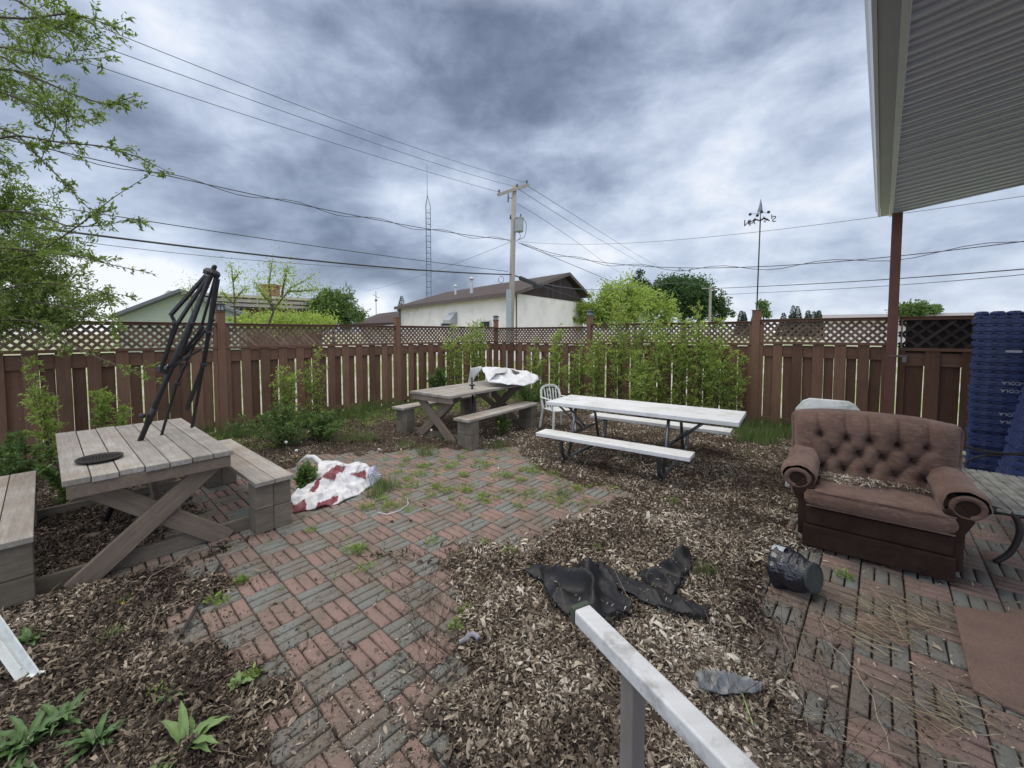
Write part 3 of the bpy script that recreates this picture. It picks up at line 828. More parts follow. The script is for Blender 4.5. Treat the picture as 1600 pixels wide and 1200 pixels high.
# ------------------------------------------------------------------ parasol frame on left table
us = thing('bare_parasol', 'folded black parasol frame without its canopy leaning out of the left picnic table', 'parasol', (-3.61, 3.52, 0))
org = Vector(us.location)
pb = Vector((-3.61, 3.52, 0)); ptop = D(333, 422, 3.60)
p_ = MB(); p_.tube([pb, ptop], .021, 12); p_.tube([pb.lerp(ptop, .40), pb.lerp(ptop, .46)], .027, 12)
p_.build('pole', M['black_metal'], us, smooth=True, loc=None).location = -org
h = MB(); hd = (ptop-pb).normalized()
q = hd.to_track_quat('Z', 'Y').to_matrix()
h.lathe([(.02, -.06), (.06, -.055), (.065, -.02), (.05, 0), (.02, .01), (.018, .04), (.008, .05)], ptop, 12, q)
h.build('hub', M['black_metal'], us).location = -org
sl = D(258, 577, 3.57); h = MB(); h.lathe([(.03, -.03), (.06, -.025), (.06, .02), (.03, .03)], sl, 10, q); h.build('runner', M['black_metal'], us).location = -org
def rib(pts, r, nm='rib'):
    b = MB(); W3 = [D(*p) for p in pts]
    for a, c in zip(W3[:-1], W3[1:]): b.beam(a, c, r*.9, r*1.15, up=(0, 1, 0))
    for c in W3[1:-1]: b.lathe([(.012, -.02), (.022, -.015), (.022, .015), (.012, .02)], c, 8, Matrix.Rotation(R(90), 3, 'X'))
    b.build(nm, M['black_metal'], us, bevel=.003).location = -org
rib([(322, 430, 3.55), (266, 493, 3.45)], .026); rib([(268, 493, 3.45), (274, 505, 3.46), (252, 576, 3.52)], .020, 'strut')
rib([(325, 432, 3.5), (278, 505, 3.40)], .024); rib([(278, 505, 3.40), (254, 573, 3.5)], .018, 'strut')
rib([(328, 430, 3.45), (300, 505, 3.38), (282, 555, 3.42)], .026)
rib([(336, 434, 3.7), (312, 520, 3.75), (276, 600, 3.72), (252, 681, 3.74)], .018)
rib([(339, 430, 3.6), (326, 520, 3.62), (318, 570, 3.66), (292, 640, 3.72)], .026)
rib([(341, 436, 3.66), (331, 500, 3.75), (318, 568, 3.82), (300, 668, 3.93)], .022)
rib([(318, 510, 3.66), (266, 578, 3.60)], .020, 'strut'); rib([(322, 516, 3.7), (272, 574, 3.62)], .018, 'strut')
rib([(316, 545, 3.5), (290, 560, 3.5), (262, 574, 3.55)], .016, 'strut')
kn = MB(); kn.lathe([(.012, 0), (.022, .01), (.022, .035), (.01, .04)], D(226, 650, 3.50), 10, Matrix.Rotation(R(-90), 3, 'Y')); kn.build('knob', M['black_metal'], us).location = -org
# round black grille on table A
x0, y0 = G(156, 719, .75)
gr = MB()
gr.lathe([(.001, .0), (.112, .0), (.13, .012), (.13, .022), (.118, .022), (.106, .010), (.001, .009)], (0, 0, .002), 32, cap=False)
for k in range(-4, 5): gr.box((k*.024, 0, .015), (.006, 2*math.sqrt(max(.0, .110**2-(k*.024)**2)), .010)); gr.box((0, k*.024, .0145), (2*math.sqrt(max(.0, .110**2-(k*.024)**2)), .006, .009))
o = gr.build('parasol_hole_cover', M['iron']); o.location = (x0, y0, .752)
tag(o, 'round black grille lying on the left picnic table', 'grille')

# stub of parasol pole in table B
sb = thing('parasol_pole', 'thin black parasol pole standing through the middle of the far picnic table', 'pole', (*G(742, 690), 0))
b = MB(); tp = D(737, 590, 6.95); b0 = Vector(sb.location)
b.tube([(0, 0, 0), tuple(tp-b0)], .017, 10); b.build('pole', M['black_metal'], sb, smooth=True)
b = MB(); b.lathe([(.05, .0), (.05, .02), (.02, .03)], (tp-b0)*.86, 12); b.build('collar', M['black_metal'], sb)

# ------------------------------------------------------------------ cloth pieces
def vcol(name, rough=.6, bmp=.15, tr=0.0):
    m, t, b, o = newmat(name)
    a = t.new('ShaderNodeVertexColor'); a.layer_name = 'Col'
    tc = t.new('ShaderNodeTexCoord')
    col = t.mix(t.math('MULTIPLY', t.ramp(t.noise(tc.outputs['Object'], 14, 5, .65), [(.45, 0), (.75, 1)]), .35), a.outputs[0], (.32, .29, .25))
    t.setin(b.inputs['Base Color'], col); b.inputs['Roughness'].default_value = rough
    bump(t, b, t.noise(tc.outputs['Object'], 40, 5, .6), bmp, .01); return m
def patch(name, low, up, mat, nu=90, nv=34, bulge=.08, amp=.02, seed=0, colf=None, fs_=9, use='z'):
    """sheet between two edge lines given as world points"""
    def interp(pts, u):
        s = [0]
        for a, c in zip(pts[:-1], pts[1:]): s.append(s[-1]+(c-a).length)
        t = u*s[-1]
        for k in range(len(pts)-1):
            if t <= s[k+1] or k == len(pts)-2: return pts[k].lerp(pts[k+1], (t-s[k])/max(s[k+1]-s[k], 1e-6))
    vs3 = []; cols = []
    for j in range(nv):
        v = j/(nv-1)
        for i in range(nu):
            u = i/(nu-1)
            p = interp(low, u).lerp(interp(up, u), v)
            e = math.sin(math.pi*v)**.7
            q = Vector((p.x*fs_, p.y*fs_, seed*3.1))
            n1_ = mnoise.noise(q*.55) ; rdg = 1-abs(mnoise.noise(q*.9+Vector((3, 1, 7))))*2.2; n3_ = mnoise.noise(q*2.4)
            p = p + Vector((0, 0, 1))*(e*bulge*(.6+.5*n1_) + amp*(rdg*1.3+.5*n3_)*(.25+.75*e))
            p = p + Vector((n3_, mnoise.noise(q*1.7+Vector((9, 0, 0))), 0))*amp*.6
            vs3.append(p); cols.append(colf(p, u, v) if colf else (.7, .7, .7))
    fs3 = [(j*nu+i, j*nu+i+1, (j+1)*nu+i+1, (j+1)*nu+i) for j in range(nv-1) for i in range(nu-1)]
    return vs3, fs3, cols
def cloth_obj(name, pieces, mat, solid=.002, parent=None, loc=None):
    V3 = []; F3 = []; C3 = []
    for (a, b, c) in pieces:
        o = len(V3); V3 += a; F3 += [tuple(k+o for k in f) for f in b]; C3 += c
    loc = Vector(loc if loc is not None else sum(V3, Vector())/len(V3)); 
    me = bpy.data.meshes.new(name); me.from_pydata([tuple(v-loc) for v in V3], [], F3); me.update()
    ca = me.color_attributes.new('Col', 'FLOAT_COLOR', 'POINT')
    ca.data.foreach_set('color', [x for c in C3 for x in (*c, 1)])
    me.polygons.foreach_set('use_smooth', [True]*len(F3)); me.materials.append(mat)
    o = bpy.data.objects.new(name, me); COL.objects.link(o); o.location = loc
    if solid: md = o.modifiers.new('s', 'SOLIDIFY'); md.thickness = solid
    return o
def inpoly(px, py, poly):
    c = False; n = len(poly)
    for k in range(n):
        ax, ay = poly[k]; bx, by = poly[(k+1) % n]
        if (ay > py) != (by > py) and px < (bx-ax)*(py-ay)/(by-ay)+ax: c = not c
    return c
REDS = [[(503,746),(512,736),(527,727),(541,728),(536,738),(527,740),(524,752),(515,750)], [(546,741),(571,734),(572,749),(556,745)],
        [(456,806),(457,792),(477,779),(479,790),(481,806)], [(494,794),(497,786),(528,774),(527,785),(497,800)], [(484,768),(494,752),(503,743),(499,757),(492,769)]]
def gz(px, py, z): return Vector((*G(px, py, z), z))
low = [gz(456, 801, .01), gz(490, 796, .01), gz(530, 786, .01), gz(565, 769, .01), gz(597, 749, .01)]
upp = [gz(456, 774, .06), gz(488, 757, .08), gz(499, 722, .20), gz(535, 722, .20), gz(568, 727, .14), gz(598, 743, .05)]
def uv_of(px, py):
    return None
def colf(p, u, v):
    px, py = PX(p.x, p.y, p.z)
    n = mnoise.noise(p*30)*2.5
    for q in REDS:
        if inpoly(px+n, py+n*.6, q): return (.15, .010, .022)
    if px > 573 and (int((math.atan2(py-742, px-560)*22)+90) % 2 == 0) and py < 768 and px > 573+abs(py-742)*.3: return (.13, .15, .32)
    return (.62, .61, .62)
pc = patch('c', low, upp, None, 170, 70, .08, .045, 2, colf, 7.5)
ar = []
for k in range(15):
    t_ = k/14; ar.append((t_))
hem_l = [gz(499, 726, .19), gz(488, 716, .23), gz(478, 716, .22), gz(470, 722, .14), gz(463, 733, .03)]
hem_u = [gz(503, 720, .22), gz(492, 711, .26), gz(479, 711, .25), gz(469, 719, .16), gz(461, 731, .04)]
pc2 = patch('h', hem_l, hem_u, None, 40, 8, .0, .010, 4, lambda p, u, v: (.60, .60, .60), 8)
o = cloth_obj('parasol_canopy', [pc, pc2], vcol('printed_canopy', .55), .002)
tag(o, 'crumpled white and dark red parasol canopy lying on the pavers beside the left bench', 'canopy')

def dz(px, py, Y): return D(px, py, Y)
low = [dz(762, 598, 7.1), dz(790, 600, 7.0), dz(815, 603, 7.05), dz(832, 600, 7.3), dz(842, 594, 7.6)]
upp = [dz(750, 574, 7.7), dz(775, 574, 7.8), dz(800, 577, 7.9), dz(822, 580, 7.9), dz(841, 590, 7.8)]
def colt(p, u, v):
    n = mnoise.noise(p*9)
    if .48 < u < .60 and .55 < v < .85: return (.02, .02, .025)
    return (.60+.1*n,)*3
pt = patch('t', low, upp, None, 80, 34, .05, .028, 6, colt, 6)
l2 = [dz(752, 578, 7.7), dz(742, 590, 7.8), dz(736, 604, 7.9)]; u2 = [dz(752, 572, 7.75), dz(735, 576, 7.85), dz(731, 600, 7.95)]
pt2 = patch('t', l2, u2, None, 24, 8, .0, .012, 9, lambda p, u, v: (.5, .5, .49), 8)
l2 = [dz(764, 596, 7.1), dz(774, 584, 7.2), dz(790, 582, 7.3)]; u2 = [dz(768, 580, 7.5), dz(776, 576, 7.6), dz(792, 574, 7.7)]
pt3 = patch('t', l2, u2, None, 24, 10, .0, .012, 11, lambda p, u, v: (.45, .45, .44), 8)
o = cloth_obj('white_tarp', [pt, pt2, pt3], vcol('dirty_white_canvas', .6), .003)
tag(o, 'crumpled dirty white canvas heaped on the far end of the far picnic table', 'canvas')

# black rubber / landscape fabric scraps
blk = simple('black_landscape_fabric', (.008, .008, .010), (.014, .013, .015), 12, .5, bmp=.25, bscale=120, dirt=((.05, .042, .036), 9, .25), spec=.35)
def fabric(outline, hmax, seed, z0=.05, tiltpx=None):
    poly = np.array([G(px, py, .05+z0*.5) for px, py in outline])
    x0_, y0_ = poly.min(0)-.03; x1_, y1_ = poly.max(0)+.03; st = .011
    gx = np.arange(x0_, x1_, st); gy = np.arange(y0_, y1_, st); X, Y = np.meshgrid(gx, gy)
    d = sdist(X, Y, poly); Z = np.zeros_like(X)
    for j in range(X.shape[0]):
        for i in range(X.shape[1]):
            q = Vector((X[j, i]*6.0+Y[j, i]*2, Y[j, i]*4.5, seed*2.7))
            r = 1-abs(mnoise.noise(q))*2.4; s_ = mnoise.noise(q*2.3)
            e = min(max(d[j, i], 0)/.10, 1)
            Z[j, i] = z0*.6 + hmax*1.45*(.12+1.0*max(r, 0)**1.5)*(.25+.75*e) + .018*s_ + .006*mnoise.noise(q*5)
    Z += np.maximum(bedz(X, Y), 0) + .012
    ok_ = d > (-.004 + .006*wob(X*3, Y*3))
    idx_ = np.arange(X.size).reshape(X.shape)
    Fq_ = np.stack([idx_[:-1, :-1], idx_[:-1, 1:], idx_[1:, 1:], idx_[1:, :-1]], -1).reshape(-1, 4)
    Fq_ = Fq_[ok_.ravel()[Fq_].all(1)]
    return np.stack([X, Y, Z], -1).reshape(-1, 3), Fq_
FABC = []
pcs = [fabric([(846,885),(868,890),(892,893),(905,886),(918,876),(935,878),(952,898),(970,925),(990,945),(985,957),(950,968),(915,974),(880,958),(858,938),(848,915)], .085, 1),
       fabric([(925,877),(945,882),(985,902),(1030,920),(1075,938),(1108,950),(1110,962),(1088,966),(1050,955),(1005,938),(965,918),(940,897)], .04, 2),
       fabric([(992,900),(1030,884),(1050,876),(1050,862),(1066,857),(1080,866),(1082,884),(1066,905),(1056,930),(1046,936),(1020,915)], .075, 3)]
for k, (nm, lb) in enumerate((('fabric_scrap', 'largest crumpled scrap of black landscape fabric, nearest the handrail end'),
                              ('fabric_scrap', 'long narrow strip of black landscape fabric on the dead leaves'),
                              ('fabric_scrap', 'upright folded scrap of black landscape fabric, farthest from the handrail end'))):
    V3, F3 = pcs[k]
    if k == 0:
        Va, Fa = fabric([(818,888),(838,880),(852,884),(862,896),(850,905),(835,900)], .03, 7, .03)
        F3 = np.concatenate([F3, Fa+len(V3)]); V3 = np.concatenate([V3, Va])
    ki = rng.integers(0, len(F3), 26); Pc = V3[F3[ki, 0]] + np.array([0, 0, .006]); FABC.append(Pc)
    used_ = np.unique(F3); remap = -np.ones(len(V3), int); remap[used_] = np.arange(len(used_)); V3 = V3[used_]; F3 = remap[F3]
    o = npmesh(nm, V3, F3, blk, loc=tuple(V3.mean(0)), smooth=True)
    md = o.modifiers.new('sm', 'SMOOTH'); md.factor = .5; md.iterations = 1
    md = o.modifiers.new('s', 'SOLIDIFY'); md.thickness = .004
    tag(o, lb, 'fabric', 'scraps of black landscape fabric')

Pc = np.concatenate(FABC); Vc, Fc = chips(Pc, rng.uniform(.01, .035, len(Pc)), rng.uniform(.003, .009, len(Pc)), .3)
tag(npmesh('leaf_bits_on_fabric', Vc, Fc, M['chips']), kind='stuff')
# ------------------------------------------------------------------ armchair
def m_velour():
    m, t, b, o = newmat('worn_brown_velour')
    tc = t.new('ShaderNodeTexCoord'); v = tc.outputs['Object']
    f = t.noise(v, 5, 6, .62, .4); f2 = t.noise(t.mapping(v, scale=(1, 1, 3.5)), 16, 5, .6, .6); f3 = t.noise(v, 350, 2)
    col = t.mix(t.ramp(f, [(.32, 0), (.7, 1)]), (.165, .102, .078), (.098, .058, .044))
    col = t.mix(t.math('MULTIPLY', t.ramp(f2, [(.5, 0), (.78, 1)]), .6), col, (.25, .175, .14))
    lw = t.new('ShaderNodeLayerWeight'); lw.inputs[0].default_value = .35
    t.setin(b.inputs['Base Color'], col); b.inputs['Roughness'].default_value = .9; b.inputs['Specular IOR Level'].default_value = .15
    b.inputs['Sheen Weight'].default_value = .25; b.inputs['Sheen Roughness'].default_value = .5
    b.inputs['Sheen Tint'].default_value = (.9, .7, .62, 1)
    bump(t, b, t.math('ADD', t.math('MULTIPLY', f2, 1.6), t.math('MULTIPLY', f3, .35)), .5, .008)
    return m
vel = m_velour()
veld = simple('shaded_dark_velour', (.048, .028, .022), (.024, .014, .011), 6, .95, bmp=.5, bscale=60, spec=.1)  # velour copy with shade put into its colour, for base and recesses
ac = thing('armchair', 'worn brown velour armchair with buttoned back and rolled arms on the pavers', 'armchair', (2.63, 2.89, 0), R(-38))
# local x: along the front (left to right), local y: to the back
btn = []
for r_, (zq, n_, off) in enumerate(((.80, 5, 0), (.675, 4, 0), (.55, 5, 0))):
    for k in range(n_): btn.append(((k-(n_-1)/2)*.165 + random.uniform(-.012, .012), zq + random.uniform(-.012, .012)))
segs = []
for i_, a in enumerate(btn):
    for b_ in btn[i_+1:]:
        if .03 < abs(a[0]-b_[0]) < .12 and abs(a[1]-b_[1]) < .15: segs.append((a, b_))
for a in btn:
    if a[1] > .75: segs.append((a, (a[0]*1.06, 1.0)))
    if a[1] < .6: segs.append((a, (a[0], .42)))
HW = .50
def tuft(x, z):
    d = 0
    for (bx, bz) in btn: d -= .052*math.exp(-(((x-bx)**2+(z-bz)**2)/.030**2)) + .022*math.exp(-(((x-bx)**2+(z-bz)**2)/.075**2))
    for (a, c) in segs:
        ex, ez = c[0]-a[0], c[1]-a[1]; t_ = min(max(((x-a[0])*ex+(z-a[1])*ez)/(ex*ex+ez*ez), 0), 1)
        q = (x-a[0]-t_*ex)**2+(z-a[1]-t_*ez)**2
        d -= .017*math.exp(-q/.011**2) + .012*math.exp(-q/.035**2)
    d += .020*mnoise.noise(Vector((x*4, z*4, 8))) + .006*mnoise.noise(Vector((x*13, z*11, 2)))
    d += .0035*mnoise.noise(Vector((x*26, z*9, 1))) + .004*mnoise.noise(Vector((x*9, z*38, 4)))*math.exp(-((abs(x)-HW)/.12)**2)
    return d
def backf(u, v):
    # outline: rounded-top pillow
    z = .40 + .62*v; x = (u*2-1)
    hw = HW + .035*v
    topdrop = .055*abs(x)**3.2
    X_ = x*hw
    ex = max(0, 1-abs(x)**7); ez = max(0, 1-(v**9))
    th = .17*(ex**.5)*(ez**.5)*(.85+.15*min(1, v*6))
    zz_ = z - topdrop*v
    dd = tuft(X_, zz_)*min(1, th/.12)
    lean = .22*(zz_-.40)
    return (X_, .60 + lean - th - dd, zz_)
bk = MB(); bk.grid(backf, 150, 100)
bkb = lambda u, v: ((u*2-1)*(HW+.035*v), .60+.22*.62*v + .02, .40+.62*v-.055*abs(u*2-1)**3.2*v)
bk.grid(lambda u, v: bkb(1-u, v), 30, 10)
bk.build('back_cushion', vel, ac, smooth=True)
bs = MB()
pts_ = [(-HW-.035, .2), (-HW-.045, .75), (-HW-.06, .93), (-HW-.02, .975), (-.2, 1.005), (.2, 1.005), (HW+.02, .975), (HW+.06, .93), (HW+.045, .75), (HW+.035, .2)]
bs.prism(pts_, .60, .70, lambda a, c, t: (a, t+.22*max(0, c-.40), c)); bs.build('back_shell', vel, ac, smooth=True, bevel=.03, seg=4)
for s_ in (-1, 1):
    pn = MB()
    pn.box((s_*.40, .40, .32), (.10, .66, .50)); pn.build('arm_panel', vel, ac, bevel=.03, seg=4, smooth=True)
    rl = MB()
    prof = []
    N_ = 22
    def armf(u, v, s_=s_):
        th = 2*math.pi*u; y = .03 + .66*v
        k = min(1, (v/.07))**.5 if v < .07 else 1
        rx = (.124-.020*v)*(.86+.14*k)*(1+.10*math.cos(th)*s_); rz_ = (.104-.010*v)*(.86+.14*k)
        n_ = .014*mnoise.noise(Vector((math.cos(th)*2, y*6, math.sin(th)*2+s_)))
        cz = .575 - .02*(1-v) + .035*v; cx_ = s_*(.425 + .02*(1-v))
        return (cx_+(rx+n_)*math.cos(th), y, cz+(rz_+n_)*math.sin(th))
    rl.grid(armf, 28, 26); 
    rl.build('arm', vel, ac, smooth=True)
    cap_ = MB()
    # front scroll: rolled edge around a recess with shade painted in
    c0 = Vector((s_*.462, .035, .540))
    cap_.tube([c0 + Vector((.074*math.cos(a), 0, .066*math.sin(a))) for a in np.linspace(0, 2*math.pi, 25)], .017, 8, cap=False)
    cap_.build('arm_piping', vel, ac, smooth=True)
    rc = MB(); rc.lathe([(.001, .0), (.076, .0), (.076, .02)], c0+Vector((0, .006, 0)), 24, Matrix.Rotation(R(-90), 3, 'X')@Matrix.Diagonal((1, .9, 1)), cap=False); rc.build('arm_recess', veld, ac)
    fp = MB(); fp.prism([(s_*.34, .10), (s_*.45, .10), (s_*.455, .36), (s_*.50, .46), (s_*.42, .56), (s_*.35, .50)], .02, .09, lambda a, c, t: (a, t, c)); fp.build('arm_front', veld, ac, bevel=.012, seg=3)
cs = MB()
def cush(u, v):
    # closed rounded-box cross section swept over x ; u around, v across
    th = 2*math.pi*u; x = (v*2-1); hw = .415 - .0
    ex = (1-abs(x)**10)**.5 if abs(x) < 1 else 0
    c, s1 = math.cos(th), math.sin(th)
    sg = lambda a, p: math.copysign(abs(a)**p, a)
    y = .27 + (.31)*sg(c, .45)*(.9+.1*ex); z = .415 + .075*sg(s1, .6)*(.35+.65*ex)
    if s1 > 0: z += .012*math.cos(x*1.4)*(1-abs(c)) - .022*math.exp(-((x-.1)/.45)**2)*(1-abs(c)) + .010*mnoise.noise(Vector((x*3, y*9, 0)))
    X_ = x*(hw if y < .12 else hw)
    if y > .12: X_ = x*min(hw, .36)
    return (X_, y-.01, z)
cs.grid(cush, 72, 60); cs.build('seat_cushion', vel, ac, smooth=True)
pp = MB(); pp.tube([(x_, -.028-.004*math.cos(x_*3), .478) for x_ in np.linspace(-.40, .40, 20)], .0065, 6)
pp.tube([(x_, -.032, .362) for x_ in np.linspace(-.40, .40, 20)], .006, 6); pp.build('seat_piping', vel, ac, smooth=True)
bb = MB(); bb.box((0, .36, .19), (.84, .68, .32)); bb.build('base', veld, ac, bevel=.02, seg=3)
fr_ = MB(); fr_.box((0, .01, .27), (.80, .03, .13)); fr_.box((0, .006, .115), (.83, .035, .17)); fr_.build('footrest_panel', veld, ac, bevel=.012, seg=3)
for (bx, bz) in btn:
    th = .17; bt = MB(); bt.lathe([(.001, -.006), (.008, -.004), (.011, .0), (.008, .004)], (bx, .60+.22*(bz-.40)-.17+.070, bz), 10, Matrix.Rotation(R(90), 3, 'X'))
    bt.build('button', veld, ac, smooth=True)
# dead leaves blown onto the seat
n_ = 1500
sx = np.concatenate([rng.normal(-.18, .13, n_//2), rng.uniform(-.34, .34, n_//2)]); sy = np.concatenate([rng.normal(.36, .06, n_//2), rng.normal(.41, .035, n_//2)])
k_ = (np.abs(sx) < .35) & (sy < .46) & (sy > .2); sx, sy = sx[k_], sy[k_]
ca_, sa_ = math.cos(R(-38)), math.sin(R(-38))
Pq = np.stack([2.63+sx*ca_-sy*sa_, 2.89+sx*sa_+sy*ca_, .498+rng.uniform(0, .02, len(sx))], 1)
Vq, Fq2 = chips(Pq, rng.uniform(.02, .05, len(sx)), rng.uniform(.003, .009, len(sx)), .4)
tag(npmesh('dead_leaves_on_seat', Vq, Fq2, M['chips']), kind='stuff')

# ------------------------------------------------------------------ plastic chairs
def mono_chair(name, label, loc, rz, sc=1.0):
    t = thing(name, label, 'chair', loc, rz); m = M['plastic_white']
    s = MB()
    s.grid(lambda u, v: ((u-.5)*.44, (v-.5)*.42, .42-.012*math.sin(math.pi*u)*math.sin(math.pi*v)), 10, 10)
    s.build('seat', m, t, smooth=True, solid=.012)
    b = MB()
    W_ = .21
    for k in range(5):
        a = -.13+.065*k; b.beam((a*.95, .21, .42), (a*1.05, .29, .80), .026, .010, up=(0, 1, 0))
    b.build('back_slats', m, t, bevel=.003)
    f = MB()
    arcp = [(-.22, .20, .42), (-.23, .25, .62), (-.21, .29, .78), (-.14, .31, .84), (0, .315, .865), (.14, .31, .84), (.21, .29, .78), (.23, .25, .62), (.22, .20, .42)]
    for a, c in zip(arcp[:-1], arcp[1:]): f.beam(a, c, .05, .018, up=(0, 1, .2))
    f.build('backrest', m, t, bevel=.006)
    for s_ in (-1, 1):
        a = MB(); a.beam((s_*.24, .25, .64), (s_*.27, -.17, .64), .05, .016); a.beam((s_*.27, -.17, .64), (s_*.25, -.19, .42), .04, .018, up=(0, 1, 0)); a.build('armrest', m, t, bevel=.005)
        for y, y1 in ((-.19, -.23), (.20, .26)):
            l = MB(); l.beam((s_*.22, y, .42), (s_*.26, y1, 0), .045, .03, up=(0, 1, 0)); l.build('leg', m, t, bevel=.008)
    t.scale = (sc, sc, sc)
    return t
cx0, cy0 = G(872, 665)
mono_chair('plastic_chair', 'white plastic chair with slatted back at the left end of the white table', (.80, 7.05, 0), R(28), .88)
# broad-backed chair behind the armchair
pc_ = thing('garden_chair', 'white moulded plastic chair back showing behind the brown armchair', 'chair', (3.41, 4.36, 0), R(-40))
pc_.scale = (.86, .9, .985)
b = MB()
ol = [(-.36, .30), (-.37, .72), (-.345, .84), (-.27, .935), (-.20, .965), (.20, .965), (.27, .935), (.345, .84), (.37, .72), (.36, .30)]
b.prism(ol, 0, .03, lambda a, c, t: (a, .12+t+.12*(c-.3)+.12*(1-abs(a)/.37)**1, c)); b.build('backrest', M['plastic_white'], pc_, bevel=.012, seg=3)
b = MB(); 
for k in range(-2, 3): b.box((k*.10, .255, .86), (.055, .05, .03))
b.build('slot_shade_blocks', simple('slot_shade_paint', (.06, .06, .06), (.05, .05, .05)), pc_, bevel=.008)  # dark blocks stand for slots, the shade inside put into their colour
b = MB(); b.box((0, -.10, .40), (.62, .50, .03)); b.build('seat', M['plastic_white'], pc_, bevel=.01)
for s_ in (-1, 1):
    for yy in (-.32, .14):
        b = MB(); b.beam((s_*.33, yy, .40 if yy < 0 else .60), (s_*.36, yy, 0), .05, .04, up=(0, 1, 0)); b.build('leg', M['plastic_white'], pc_, bevel=.01)

# ------------------------------------------------------------------ plant pot in a bag
pt_ = thing('plant_pot', 'black plastic plant pot lying on its side with a torn white label', 'pot', (1.86, 2.66, .0), 0)
ax = Vector((.36, -.80, .16)).normalized(); q = ax.to_track_quat('Z', 'Y').to_matrix()
potm = simple('glossy_black_plastic', (.014, .014, .019), (.024, .024, .032), 7, .2, bmp=.7, bscale=7, spec=.6, bd=.03)
b = MB(); n_ = 7
pt_.scale = (.95, .95, .95)
def potf(u, v):
    th = 2*math.pi*u; z = -.11+.27*v; r = np.interp(v, [0, .08, .25, .6, 1], [.03, .105, .150, .130, .088])
    r += (.020*mnoise.noise(Vector((math.cos(th)*1.6, math.sin(th)*1.6, v*3)))+.010*mnoise.noise(Vector((math.cos(th)*5, math.sin(th)*5, v*9))))*(1.2-v)
    return Vector((0, 0, .115)) + q @ Vector((r*math.cos(th), r*math.sin(th), z))
b.grid(potf, 30, 22); b.build('pot', potm, pt_)
b = MB(); b.lathe([(.086, .155), (.096, .16), (.098, .172), (.09, .176), (.084, .168), (.001, .166)], (0, 0, .115), 28, q, cap=False); b.build('base', simple('grey_green_pot_base', (.05, .055, .045), (.035, .04, .035), 12, .6), pt_, smooth=False)
b = MB(); c0 = Vector((0, 0, .115)) + q @ Vector((0, 0, -.03))
sd = (Vector((0, -.25, 1)) - ax*ax.dot(Vector((0, -.25, 1)))).normalized(); s2 = ax.cross(sd)
lc = c0 + sd*.150
b.grid(lambda u, v: lc + ax*((u-.5)*.085) + s2*((v-.5)*.075) + sd*(-.02*(2*v-1)**2+.004), 8, 8)
b.build('label', simple('white_printed_label', (.50, .52, .52), (.22, .26, .28), 30, .35), pt_, smooth=True)

# ------------------------------------------------------------------ handrail
hr = thing('handrail', 'worn aluminium handrail with green end cap in the foreground', 'handrail', (.275, .886, 0), 0)
p0 = D(905, 968, 1.055) ; p1 = D(1148, 1200, .66)
p1.z = p0.z = .955
dr = (p1-p0).normalized(); off = Vector((.275, .886, 0))
b = MB(); b.beam(p0-off+dr*.012, p0-off+dr*1.35, .050, .040); b.build('rail', M['alu'], hr, bevel=.006, seg=3)
b = MB(); b.beam(p0-off-dr*.004, p0-off+dr*.014, .054, .044); b.build('end_cap', M['cap_green'], hr, bevel=.004)
b = MB(); b.beam((0, 0, 0), (0, 0, .934), .04, .04, up=(dr.x, dr.y, 0)); b.build('post', M['alu_side'], hr, bevel=.003)
b = MB(); pq = dr*1.0; b.beam((pq.x, pq.y, 0), (pq.x, pq.y, .934), .04, .04, up=(dr.x, dr.y, 0)); b.build('post', M['alu_side'], hr, bevel=.003)

# white channel at lower left
wc = thing('downspout', 'white metal downspout length leaning in the lower left corner', 'downspout', (-2.32, 1.90, 0))
b = MB(); wp = simple('chalky_white_paint', (.74, .77, .74), (.66, .68, .65), 6, .5, dirt=((.2, .2, .16), 6, .5))
b.beam((.01, 0, .03), (-.80, .12, 1.0), .045, .008, up=(0, 1, 0)); b.beam((-.045, -.012, .03), (-.855, .105, 1.0), .008, .05, up=(0, 1, 0)); b.beam((-.075, .0, .06), (-.89, .12, 1.0), .03, .008, up=(0, 1, 0))
b.build('channel', wp, wc, bevel=.003)
b = MB(); b.box((.0, 0, .02), (.06, .05, .05)); b.build('foot', wp, wc, bevel=.01)

# rusty plate mat
pts = [Vector((*G(1489, 951), .014)), Vector((*G(1600, 966), .014)), Vector((*G(1680, 990), .014)), Vector((*G(1660, 1150), .014)), Vector((*G(1520, 1083), .014))]
b = MB(); b.prism([(p.x, p.y) for p in pts], .004, .022, lambda a, c, t: (a, c, t))
def m_plate():
    m, t, bs_, o = newmat('rust_red_rubber'); g_ = t.new('ShaderNodeNewGeometry')
    vo = t.new('ShaderNodeTexVoronoi'); vo.inputs['Scale'].default_value = 70; t.link(g_.outputs['Position'], vo.inputs['Vector'])
    n = t.noise(g_.outputs['Position'], 6, 5)
    n2_ = t.noise(g_.outputs['Position'], 120, 4, .7)
    cc0 = t.mix(t.ramp(n, [(.3, 0), (.7, 1)]), (.20, .122, .092), (.145, .090, .070))
    cc0 = t.mix(t.math('MULTIPLY', t.ramp(vo.outputs['Distance'], [(.15, 1), (.45, 0)]), .35), cc0, (.08, .05, .04))
    t.setin(bs_.inputs['Base Color'], t.mix(t.math('MULTIPLY', t.ramp(n2_, [(.5, 0), (.7, 1)]), .5), cc0, (.26, .19, .15))); bs_.inputs['Roughness'].default_value = .75
    bump(t, bs_, t.math('MINIMUM', vo.outputs['Distance'], .35), .7, .012); return m
o = b.build('doormat', m_plate(), bevel=.004, loc=tuple(pts[0])); tag(o, 'rust brown ribbed mat on the pavers at the lower right', 'mat')

